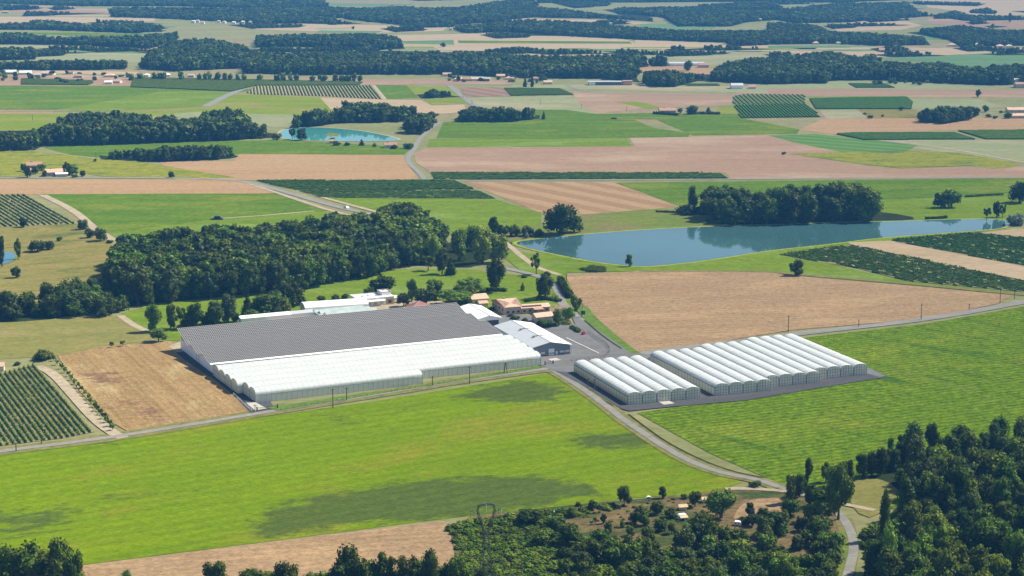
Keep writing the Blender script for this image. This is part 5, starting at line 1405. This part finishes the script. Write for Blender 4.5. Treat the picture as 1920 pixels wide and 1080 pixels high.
o_ = gable_hall('red_roofed_shed', 'shed with a low rusty red sheet roof behind the solar hall', 'shed', *G(757, 590), -8, 0 + 11, 14, 2.8, 4.6, 'stone', 'redroof', .5, .5)
o2 = root('swimming_pool', 'small blue garden pool behind the tiled houses', 'pool', *G(898, 556), R(20))
b = MB(); b.box(-4.2, 4.2, -2.6, 2.6, 0, .45); b.build('pool_edge', M['white'], o2)
b = MB(); b.box(-3.8, 3.8, -2.2, 2.2, .45, .5); b.build('water', M['blue'], o2)
p_ = house('little red roofed house cut by the left edge', *G(-14, 697), 10, 5, 5, 2.6, 1.2, rm='terra', wins=1, chim=False)

# ------------------------------------------------------------------ far and middle distance houses
def fhouse(x, y, wpx, label, rm='terra', wm='render', hip=True, group=None, dpx=.7, h=2.8, ang=None, name='house', wins=3):
    X, Y = G(x, y); W = max(6, wpx / ppm(y)); D = max(6, W * dpx)
    a = random.uniform(-14, 14) if ang is None else ang
    return house(label, X - W / 2, Y, a, W, D, h, W * .12 + .6, rm=rm, wm=wm, hip=hip, group=group, wins=wins, detail=False, name=name, chim=W > 12, cat='house')
HS = '''
17,139,24,stone,white flat roofed house at the left end of the far village,whiteroof
47,140,22,render,long pale roofed house second in the far village,whiteroof
88,141,24,render,cream house with a grey roof in the far village,stone
66,144,20,stone,low house in front of the long pale roofed house,stone
130,139,14,render,house with a brown pointed roof in the far village,terrad
146,146,16,stone,brown roofed house hidden behind a conifer,terrad
204,145,20,render,pink roofed house behind garden trees in the far village,terra
216,156,20,render,cream house in front of the far village vineyards,terra
203,158,14,render,white low annexe beside the cream house,whiteroof
274,144,10,render,small white house between the far roadside trees,whiteroof
310,144,18,render,white house right of the little white house,whiteroof
358,145,12,stone,low pale house under the far roadside trees,stone
633,151,12,render,house under the plane trees of the far road,terrad
875,152,14,stone,dark roofed house at the left of the second far village,terrad
911,152,16,stone,flat dark roofed house in the second far village,pvframe
838,143,16,render,pink roofed house at the wood's edge,terra
863,152,20,render,long terracotta house in the second far village,terra
895,152,22,render,long pale house in the second far village,stone
940,146,16,render,orange roofed house near the conifers,terra
956,150,18,render,terracotta house near the far cypresses,terra
1004,151,16,stone,house right of the far cypresses,terrad
1028,158,16,render,house with yellow tree by the far junction,terra
652,89,16,render,pale roofed farm at the wood's edge,whiteroof
672,89,14,render,second pale farm building at the wood's edge,stone
708,89,12,render,cream farmhouse left of the clump,terra
1530,83,12,render,white house with orange roof near the right wood,terra
1573,83,8,render,little house right of the white one with an orange roof,stone
1660,97,24,stone,long reddish barn in the far copse,terrad
1785,87,16,render,house at the left of the far right hamlet,terra
1834,87,20,render,pale house in the middle of the far right hamlet,stone
1875,89,14,render,reddish house of the far right hamlet,terra
1893,89,12,render,last house of the far right hamlet,stone
1783,62,14,render,pink roofed house above the far right hamlet,terra
'''
for ln in HS.strip().splitlines():
    x, y, wp, wm, lab, rm = ln.split(','); fhouse(float(x), float(y), float(wp), lab, rm, wm, hip=random.random() < .5, wins=0)
for i, (x, y, wp) in enumerate([(362, 43, 7), (370, 42, 7), (380, 45, 6), (410, 43, 7), (420, 44, 5), (438, 45, 7), (455, 44, 7), (470, 44, 6), (164, 4, 9), (180, 4, 10), (205, 3, 8), (240, 3, 10), (262, 5, 8), (140, 1, 7),
        (845, 57, 6), (862, 57, 6), (900, 57, 6), (916, 58, 7), (930, 57, 5), (1145, 47, 5), (1390, 38, 6), (1402, 38, 7), (1415, 38, 7), (1425, 39, 6), (1652, 38, 5), (1660, 37, 4), (1700, 12, 4), (7, 25, 6), (14, 25, 6)]):
    fhouse(x, y, wp, 'tiny pale house among the woods on the horizon side of the plain', random.choice(['terra', 'whiteroof', 'stone']), random.choice(['white', 'render']), group='tiny houses in the far woods', h=4, wins=0)
# modern school like building by the far junction
ms = root('long_modern_building', 'long low modern building with a timber end and dark window band by the far junction', 'building', *G(1104, 160), R(2))
W_ = 83 / ppm(160)
b = MB(); b.box(0, W_, 0, 12, 0, 4.0); b.build('wall', M['greyw'], ms)
b = MB(); b.box(-.8, W_ * .78, -1, 13, 4.0, 4.5); b.build('roof', M['greyroofl'], ms)
b = MB(); b.box(W_ * .78 + .02, W_ + .8, -1, 13, 4.6, 5.2); b.build('timber_roof', M['terrad'], ms)
b = MB(); b.box(W_ * .8, W_ - .4, -.4, -.05, .4, 4.2); b.build('timber_front', M['tanw'], ms)
for k in range(12):
    b = MB(); x = W_ * .17 + k * W_ * .05; b.box(x, x + W_ * .035, -.12, -.02, .6, 3.4); b.build('window', M['glass'], ms)
b = MB(); b.box(0, W_ * .15, -.3, -.02, 0, 4.3); b.build('white_end', M['white'], ms)
wb = root('white_farm_hall', 'white hall with a grey roof at the edge of the far wood', 'hall', *G(1372, 167), R(4))
b = MB(); b.box(0, 14, 0, 14, 0, 4.5); b.build('wall', M['white'], wb)
b = MB(); b.slab([(-.5, -.5, 4.4), (14.5, -.5, 4.4), (14.5, 7, 6.6), (-.5, 7, 6.6)], .2); b.slab([(-.5, 7, 6.6), (14.5, 7, 6.6), (14.5, 14.5, 4.4), (-.5, 14.5, 4.4)], .2); b.build('roof', M['greyroofl'], wb)
house('small brown roofed house right of the white hall', *G(1404, 167), 4, 9, 8, 3, 1.6, rm='terrad', wins=0)
house('left of two green grey sheds by the far clump', *G(1255, 124), 0, 22, 12, 4, 1.5, rm='greyroofl', wm='whitew', wins=0, chim=False, name='shed', cat='shed')
house('right of two green grey sheds, half hidden by a tree', *G(1296, 124), 0, 18, 12, 4, 1.5, rm='greyroofl', wm='whitew', wins=0, chim=False, name='shed', cat='shed')
house('barn with a brown roof right of the two sheds', *G(1310, 127), 0, 14, 10, 4, 2.5, rm='terrad', wm='stone', wins=0, chim=False, name='barn', cat='barn')
house('low farmhouse with a pale brown roof in a hedge on the right', *G(1237, 212), 3, 17, 11, 2.8, 2.4, rm='terrad', wm='stone', wins=3, detail=False)
house('white flat roofed works building cut by the right edge', *G(1886, 158), 0, 40, 15, 6, .6, rm='whiteroof', wm='white', wins=4, chim=False, detail=False, name='works_building', cat='building')
house('brown works hall in front of the white works building', *G(1905, 165), 0, 30, 12, 5, 1.6, rm='terrad', wm='stone', wins=0, chim=False, name='works_building', cat='building')
house('farmhouse with a pinkish roof at the right edge of the plain', *G(1890, 211), 0, 24, 11, 3, 2.2, rm='terra', wm='stone', wins=3, detail=False)
house('terracotta roofed barn below the pinkish farmhouse', *G(1894, 222), 0, 22, 9, 3, 1.8, rm='terra', wm='stone', wins=0, detail=False, name='barn', cat='barn')
# farm in the sunflowers
house('farmhouse with a long pinkish tiled roof in the sunflowers', *G(87, 331), 20, 13, 8, 3.4, 2.2, rm='terra', wm='stone', wins=3, detail=False)
house('old farmhouse with a brown roof at the left of the sunflower farm', *G(50, 319), 8, 12, 9, 4, 2.3, rm='terrad', wm='stone', wins=3, detail=False)
house('low orange roofed annexe of the sunflower farm', *G(48, 324), 8, 9, 5, 2.4, 1.2, rm='terra', wm='stone', wins=0, chim=False)
house('small white roofed shed of the sunflower farm', *G(105, 332), 15, 9, 5, 2.5, .8, rm='whiteroof', wm='stone', wins=0, chim=False, name='shed', cat='shed')
house('tiled roof cottage on the shore below the turquoise pond', *G(721, 278), 10, 11, 7, 3, 1.8, rm='terrad', wm='render', wins=2, detail=False)
house('little brown boathouse below the turquoise pond', *G(617, 269), 5, 5, 4, 2.4, 1.2, rm='terrad', wm='stone', wins=1, chim=False, detail=False)
for ln in '''52,333,310,16,broad,L_dark|tree between the two farm roofs in the sunflowers
45,321,305,14,broad,L_dark|tree at the left of the sunflower farm
66,326,310,16,broad,L_dark|dark tree behind the orange annexe
84,331,318,12,broad,L_dark|dark tree in front of the long farm roof
78,320,306,20,broad,L_mid|tree behind the long farm roof
135,328,307,28,broad,L_mid|big green tree right of the sunflower farm
125,322,303,16,tall,L_dark|dark tree left of the big green farm tree
155,331,318,12,broad,L_dark|round tree at the garden's right end
118,322,311,10,conifer,L_light|light green small conifer of the sunflower farm
140,333,323,12,bush,L_mid|garden bush of the sunflower farm
632,273,262,16,bush,L_dark|dark bush beside the boathouse
650,273,264,14,bush,L_dark|second dark bush beside the boathouse
740,279,268,14,bush,L_dark|dark bush right of the shore cottage
765,279,264,22,bush,L_dark|big dark bush at the lane below the pond
702,276,266,8,bush,L_mid|small bush left of the shore cottage'''.splitlines():
    a, lab = ln.split('|'); x, yb, yt, wp, sh, mt = a.split(','); ptree(float(x), float(yb), float(yt), float(wp), sh, mt, lab, leaf=.06, detail=.6)

# ------------------------------------------------------------------ poles, fences, gates
def pole(x, yb, yt, label, mat='woodpole', arm=True, wd=.34):
    X, Y = G(x, yb); h = (yb - yt) / ppm(yb); o = root('utility_pole', label, 'pole', X, Y, R(20))
    b = MB(); b.bar((0, 0, 0), (0, 0, h), wd, 0, wd * .75); b.build('shaft', M[mat], o)
    if arm:
        b = MB(); b.box(-.9, .9, -.08, .08, h - .5, h - .36); c = b.build('crossarm', M['dsteel'], o)
        b = MB()
        for q in (-.8, 0, .8): b.box(q - .06, q + .06, -.06, .06, h - .359, h - .1)
        b.build('insulators', M['white'], c)
    return o
for x, yb, yt, lab, mt in ((624.5, 765, 727, 'dark pole in front of the short greenhouse bay', 'woodpole'), (650, 751, 725, 'thin pole right of the dark pole by the short bay', 'woodpole'),
    (811, 724, 704, 'short pole by the step of the long greenhouse', 'woodpole'), (880.5, 720, 685, 'dark pole by the road in front of the long greenhouse', 'woodpole'),
    (1102.5, 727, 708, 'short pole beside the rust stained side wall', 'woodpole'), (1115, 733, 709.5, 'taller pole beside the rust stained side wall', 'woodpole'),
    (1478, 622, 590, 'pole behind the right greenhouses by the brown field', 'woodpole'), (1610, 613, 598, 'short pole between two tall ones along the upper road', 'woodpole'),
    (1727, 600, 569, 'thick dark pole along the upper road', 'woodpole'), (1817, 582, 569, 'thin pole near the right end of the upper road', 'woodpole'), (1902, 561, 540, 'pole near the right edge on the upper road', 'woodpole'),
    (1875, 568, 541, 'pole left of the one near the right edge', 'woodpole'), (30.5, 847, 829, 'dark pole below the near vineyard', 'woodpole'), (78, 833, 821, 'small pole at the corner of the near vineyard', 'woodpole'),
    (478.5, 773, 757, 'grey corner post beside the left gate', 'concpole'), (1062, 531, 512, 'pole at the top of the brown field by the lane', 'woodpole'), (1013, 197, 187, 'far pole on the pale meadow', 'woodpole'),
    (1090, 204, 195, 'far pole on the pink stubble', 'woodpole'), (1175, 208, 199, 'far pole right of the pink stubble pole', 'woodpole'), (868, 185, 174, 'far pole by the straight lane', 'woodpole'), (885, 197, 187, 'second far pole by the straight lane', 'woodpole'), (61, 225, 215, 'far pole on the lime meadow at the left', 'woodpole'), (392, 268, 258, 'pole in front of the left pond wood', 'woodpole'), (180, 298, 286, 'pole by the hedge wood', 'woodpole')):
    pole(x, yb, yt, lab, mt)
# leaning pair
X, Y = G(948, 701); o = root('utility_pole', 'A shaped double pole near the right end of the long greenhouse', 'pole', X, Y, R(24)); h = 22 / ppm(701)
for s_ in (-1, 1):
    b = MB(); b.bar((s_ * .9, 0, 0), (s_ * .1, 0, h), .3); b.build('leg', M['woodpole'], o)
b = MB(); b.box(-.9, .9, -.08, .08, h - .3, h - .16); b.build('crossarm', M['dsteel'], o)
# transformer pole
X, Y = G(1092.5, 595); o = root('transformer_pole', 'concrete pole carrying a dark transformer box by the brown field', 'pole', X, Y, R(10)); h = 29 / ppm(595)
b = MB(); b.bar((0, 0, 0), (0, 0, h), .45, 0, .35); b.build('shaft', M['concpole'], o)
b = MB(); b.box(-1.1, 1.1, -.9, -.25, 1.6, 3.6); b.build('transformer', M['dsteel'], o)
b = MB(); b.box(-1.0, 1.0, -.08, .08, h - .9, h - .75); b.box(-1.0, 1.0, -.08, .08, h - 1.9, h - 1.75); b.build('crossarm', M['dsteel'], o)
# thin sprinkler stakes in the right field
for i in range(26):
    x = random.uniform(1500, 1905); y = 632 - (x - 1500) * .12 + random.uniform(8, 90)
    X, Y = G(x, y); b = MB(); b.bar((0, 0, 0), (0, 0, 1.7), .09); b.box(-.1, .1, -.1, .1, 1.7, 1.85)
    o = b.build('irrigation_riser', M['dsteel'], None); o.location = (X, Y, 0); tag(o, 'thin irrigation riser standing in the bright crop on the right', 'irrigation riser', 'irrigation risers in the right crop')

def fence(label, s_, pitch, h, mat='dsteel', rails=3, smooth=0, w_=.07, name='wire_fence', mesh=True):
    W = [G(*p) for p in pts(s_)]
    if smooth: W = smooth_poly(W, smooth, False)
    o = root(name, label, 'fence', W[0][0], W[0][1]); ox, oy = W[0]; acc = 0; pm = MB(); pm.bar((0, 0, 0), (0, 0, h), w_ * 1.6); me = pm.mesh('post', M[mat]); b = MB(); nxt = 0
    for a, c in zip(W, W[1:]):
        L = math.dist(a, c)
        for k in range(rails):
            z = h * (.25 + .7 * k / max(1, rails - 1)); b.bar((a[0] - ox, a[1] - oy, z), (c[0] - ox, c[1] - oy, z), w_ * .6)
        while nxt <= acc + L:
            t = (nxt - acc) / L; link('post', me, o, (a[0] + (c[0] - a[0]) * t - ox, a[1] + (c[1] - a[1]) * t - oy, 0)); nxt += pitch
        acc += L
    r = b.build('wires', M[mat], o); return o
fence('thin wire fence along the road below the long greenhouse', '526,771 600,758 720,738 793,727 860,715 940,701 1010,690', 3.0, 1.5, rails=3, w_=.05)
fence('white railing along the lower right edge of the mown brown field', '438,741 450,752 462,763 474,773', 2.2, 1.2, 'white', 3, w_=.08, name='railing')
fence('curved dark metal fence around the nursery forecourt', '1102,625 1112,631 1121,638 1132,644 1139,650 1143,657 1142,664 1135,670 1120,675 1095,678 1069,680', 2.2, 1.7, 'dsteel', 4, 1, .06, name='metal_fence')
def gate(label, x0, y0, x1, y1, h=1.6):
    a = G(x0, y0); c = G(x1, y1); L = math.dist(a, c); ang = math.atan2(c[1] - a[1], c[0] - a[0]); o = root('gate', label, 'gate', a[0], a[1], ang)
    for x in (0, L):
        b = MB(); b.box(x - .22, x + .22, -.22, .22, 0, h + .5); b.build('gate_post', M['dsteel'], o)
    b = MB(); b.box(.3, L - .3, -.05, .05, .15, .27); b.box(.3, L - .3, -.05, .05, h - .12, h); n = int(L / .6)
    for k in range(n + 1): x = .3 + (L - .6) * k / n; b.box(x - .03, x + .03, -.03, .03, .15, h)
    b.build('gate_leaf', M['dsteel'], o)
gate('dark sliding gate at the left end of the long greenhouse', 482, 772, 520.5, 767)
gate('dark gate between the grey shed and the lane', 1022, 686, 1037, 684)

# ------------------------------------------------------------------ pylon
def pylon():
    X, Y = G(912, 1078); h = 142 / ppm(1078); o = root('lattice_pylon', 'dark steel lattice pylon with a wide open head rising from the scrub', 'pylon', X, Y, R(16)); w1 = .12
    b = MB(); lv = [0, .16, .30, .42, .52, .60]; hw = [1.9, 1.5, 1.15, .95, .85, .8]
    for k in range(5):
        for (sx, sy) in ((-1, -1), (1, -1), (1, 1), (-1, 1)):
            b.bar((sx * hw[k], sy * hw[k] * .8, lv[k] * h), (sx * hw[k + 1], sy * hw[k + 1] * .8, lv[k + 1] * h), w1)
        for (p, q) in (((-1, -1), (1, -1)), ((1, -1), (1, 1)), ((1, 1), (-1, 1)), ((-1, 1), (-1, -1))):
            A_ = (p[0] * hw[k], p[1] * hw[k] * .8, lv[k] * h); B_ = (q[0] * hw[k + 1], q[1] * hw[k + 1] * .8, lv[k + 1] * h)
            C_ = (q[0] * hw[k], q[1] * hw[k] * .8, lv[k] * h); D_ = (p[0] * hw[k + 1], p[1] * hw[k + 1] * .8, lv[k + 1] * h)
            b.bar(A_, B_, w1 * .6); b.bar(C_, D_, w1 * .6); b.bar(D_, B_, w1 * .6)
    b.build('tower', M['dsteel'], o)
    for s in (-1, 1):                                         # the two curved arms of the head
        b = MB(); Pn = [(.8, .60), (1.6, .72), (2.5, .84), (2.9, .92), (2.3, .985), (1.2, 1.0), (0, 1.0)]
        prev = None
        for (x, z) in Pn:
            c = (s * x, z * h); ring = [(c[0] - s * .42, -.4, c[1]), (c[0] + s * .12, -.4, c[1]), (c[0] + s * .12, .4, c[1]), (c[0] - s * .42, .4, c[1])] if z < .95 else [(c[0], -.4, c[1] - .35), (c[0], -.4, c[1] + .15), (c[0], .4, c[1] + .15), (c[0], .4, c[1] - .35)]
            if prev:
                for a_, c_ in zip(prev, ring): b.bar(a_, c_, w1 * .8)
                b.bar(prev[0], ring[1], w1 * .6); b.bar(prev[3], ring[2], w1 * .6); b.bar(prev[1], ring[2], w1 * .5)
            prev = ring
        b.build('head_arm', M['dsteel'], o)
        b = MB(); b.bar((s * 2.8, 0, .925 * h), (s * 5.0, 0, .925 * h), w1); b.bar((s * 2.9, 0, .87 * h), (s * 5.0, 0, .92 * h), w1 * .8); ca = b.build('crossarm', M['dsteel'], o)
        b = MB(); b.bar((s * 4.0, 0, .92 * h), (s * 4.0, 0, .84 * h), .14); b.bar((s * 4.9, 0, .92 * h), (s * 4.9, 0, .82 * h), .14); b.build('insulator', M['greyroofl'], ca)
    b = MB(); b.bar((0, 0, .99 * h), (0, 0, .88 * h), .14); b.build('insulator', M['greyroofl'], o)
pylon()

# ------------------------------------------------------------------ vehicles and campsite things
def car(label, x, y, ang, mat, L=4.3, W=1.75, Hc=1.5, name='car', cat='car'):
    X, Y = G(x, y); o = root(name, label, cat, X, Y, R(ang))
    b = MB(); prof = [(-L / 2, .35), (-L / 2, .8), (-L * .42, .95), (-L * .30, 1.0), (-L * .18, Hc), (L * .22, Hc), (L * .36, .98), (L / 2 - .05, .85), (L / 2, .6), (L / 2, .35)]
    n = len(prof)
    def wy(z): return W / 2 - max(0, z - .9) * .28
    b.add([(x_, -wy(z), z) for x_, z in prof] + [(x_, wy(z), z) for x_, z in prof], [tuple(range(n))[::-1], tuple(range(n, 2 * n))] + [(i, (i + 1) % n, (i + 1) % n + n, i + n) for i in range(n)])
    b.build('body', M[mat], o)
    b = MB()
    for s in (-1, 1):
        b.add([(-L * .27, s * (W / 2 - .03), 1.02), (L * .30, s * (W / 2 - .03), 1.02), (L * .2, s * (W / 2 - .15), Hc - .08), (-L * .17, s * (W / 2 - .15), Hc - .08)], [(0, 1, 2, 3)])
    b.build('window', M['glass'], o)
    for sx in (-1, 1):
        for sy in (-1, 1):
            b = MB(); c = (sx * L * .31, sy * (W / 2 - .05)); m = 10
            b.add([(c[0] + .33 * math.cos(6.283 * i / m), c[1] + d_, .33 + .33 * math.sin(6.283 * i / m)) for d_ in (-.1, .1) for i in range(m)], [tuple(range(m)), tuple(range(2 * m - 1, m - 1, -1))] + [(i, (i + 1) % m, (i + 1) % m + m, i + m) for i in range(m)])
            b.build('wheel', M['tyre'], o)
    return o
car('black car parked at the end of the field track', 407, 412, 5, 'carblack', 8.5, 3.2, 2.6)
car('white car driving on the country road', 650, 391, -58, 'carwhite', 5, 2.2, 1.8)
car('dark car parked against the farmhouse shrubs', 958, 594.5, 20, 'carblack')
def caravan(label, x, y, ang, L=5.5, W=2.3, Hc=2.5, cat='caravan', awning=False):
    X, Y = G(x, y); o = root('caravan', label, cat, X, Y, R(ang))
    b = MB(); P = [(-L / 2, .4), (-L / 2 + .15, Hc - .35), (-L / 2 + .6, Hc), (L / 2 - .6, Hc), (L / 2 - .15, Hc - .35), (L / 2, .4)]; n = len(P)
    b.add([(x_, -W / 2, z) for x_, z in P] + [(x_, W / 2, z) for x_, z in P], [tuple(range(n))[::-1], tuple(range(n, 2 * n))] + [(i, (i + 1) % n, (i + 1) % n + n, i + n) for i in range(n)]); b.build('body', M['white'], o)
    for x_ in (-L * .3, L * .08):
        b = MB(); b.box(x_, x_ + L * .2, -W / 2 - .03, -W / 2 - .005, Hc * .5, Hc * .75); b.build('window', M['glass'], o)
    for s in (-1, 1):
        b = MB(); b.box(-.25, .25, s * W / 2 - .12, s * W / 2 + .02, 0, .6); b.build('wheel', M['tyre'], o)
    if awning:
        b = MB(); b.slab([(-1.4, -W / 2 - 1.6, 1.4), (1.4, -W / 2 - 1.6, 1.4), (1.4, -W / 2 - .03, 1.8), (-1.4, -W / 2 - .03, 1.8)], .05); b.build('awning', M['tanw'], o)
caravan('white caravan with a tan awning in the middle of the clearing', 1279, 974, 15, 3.4, 1.8, 2.0, awning=True)
caravan('white camper half hidden by small oaks under the umbrella pine', 1383, 986, -20, 2.8, 1.6, 1.7)
caravan('white van standing upright among dark trees near the bottom', 1326, 1042, 80, 3.2, 1.8, 2.2)
caravan('small white trailer at the edge of the lime meadow', 1216, 935, 10, 1.9, 1.2, .9)
caravan('small white trailer at the left of the clearing', 1040, 963, 30, 1.6, 1.2, .9)
for x, y in ((1285, 958), (1328, 944)):
    o = house('tan roofed hut beside the white caravans' if x < 1300 else 'low hut between the oaks and the umbrella pine', *G(x - 10, y), 12, 2.4, 2.0, 1.6, .5, rm='tanw', wm='white', wins=0, chim=False, name='hut', cat='hut')
# ------------------------------------------------------------------ air
b = MB(); b.box(-14500, 14500, -1800, 16500, -1.0, 203)
m, n, l, out = newmat('air')
v = n.new('ShaderNodeVolumePrincipled'); v.inputs['Color'].default_value = (.12, .46, 1, 1); v.inputs['Density'].default_value = 0.75e-4
v.inputs['Anisotropy'].default_value = 0.0
l.new(v.outputs[0], out.inputs['Volume'])
tag(b.build('haze', m), kind='stuff')
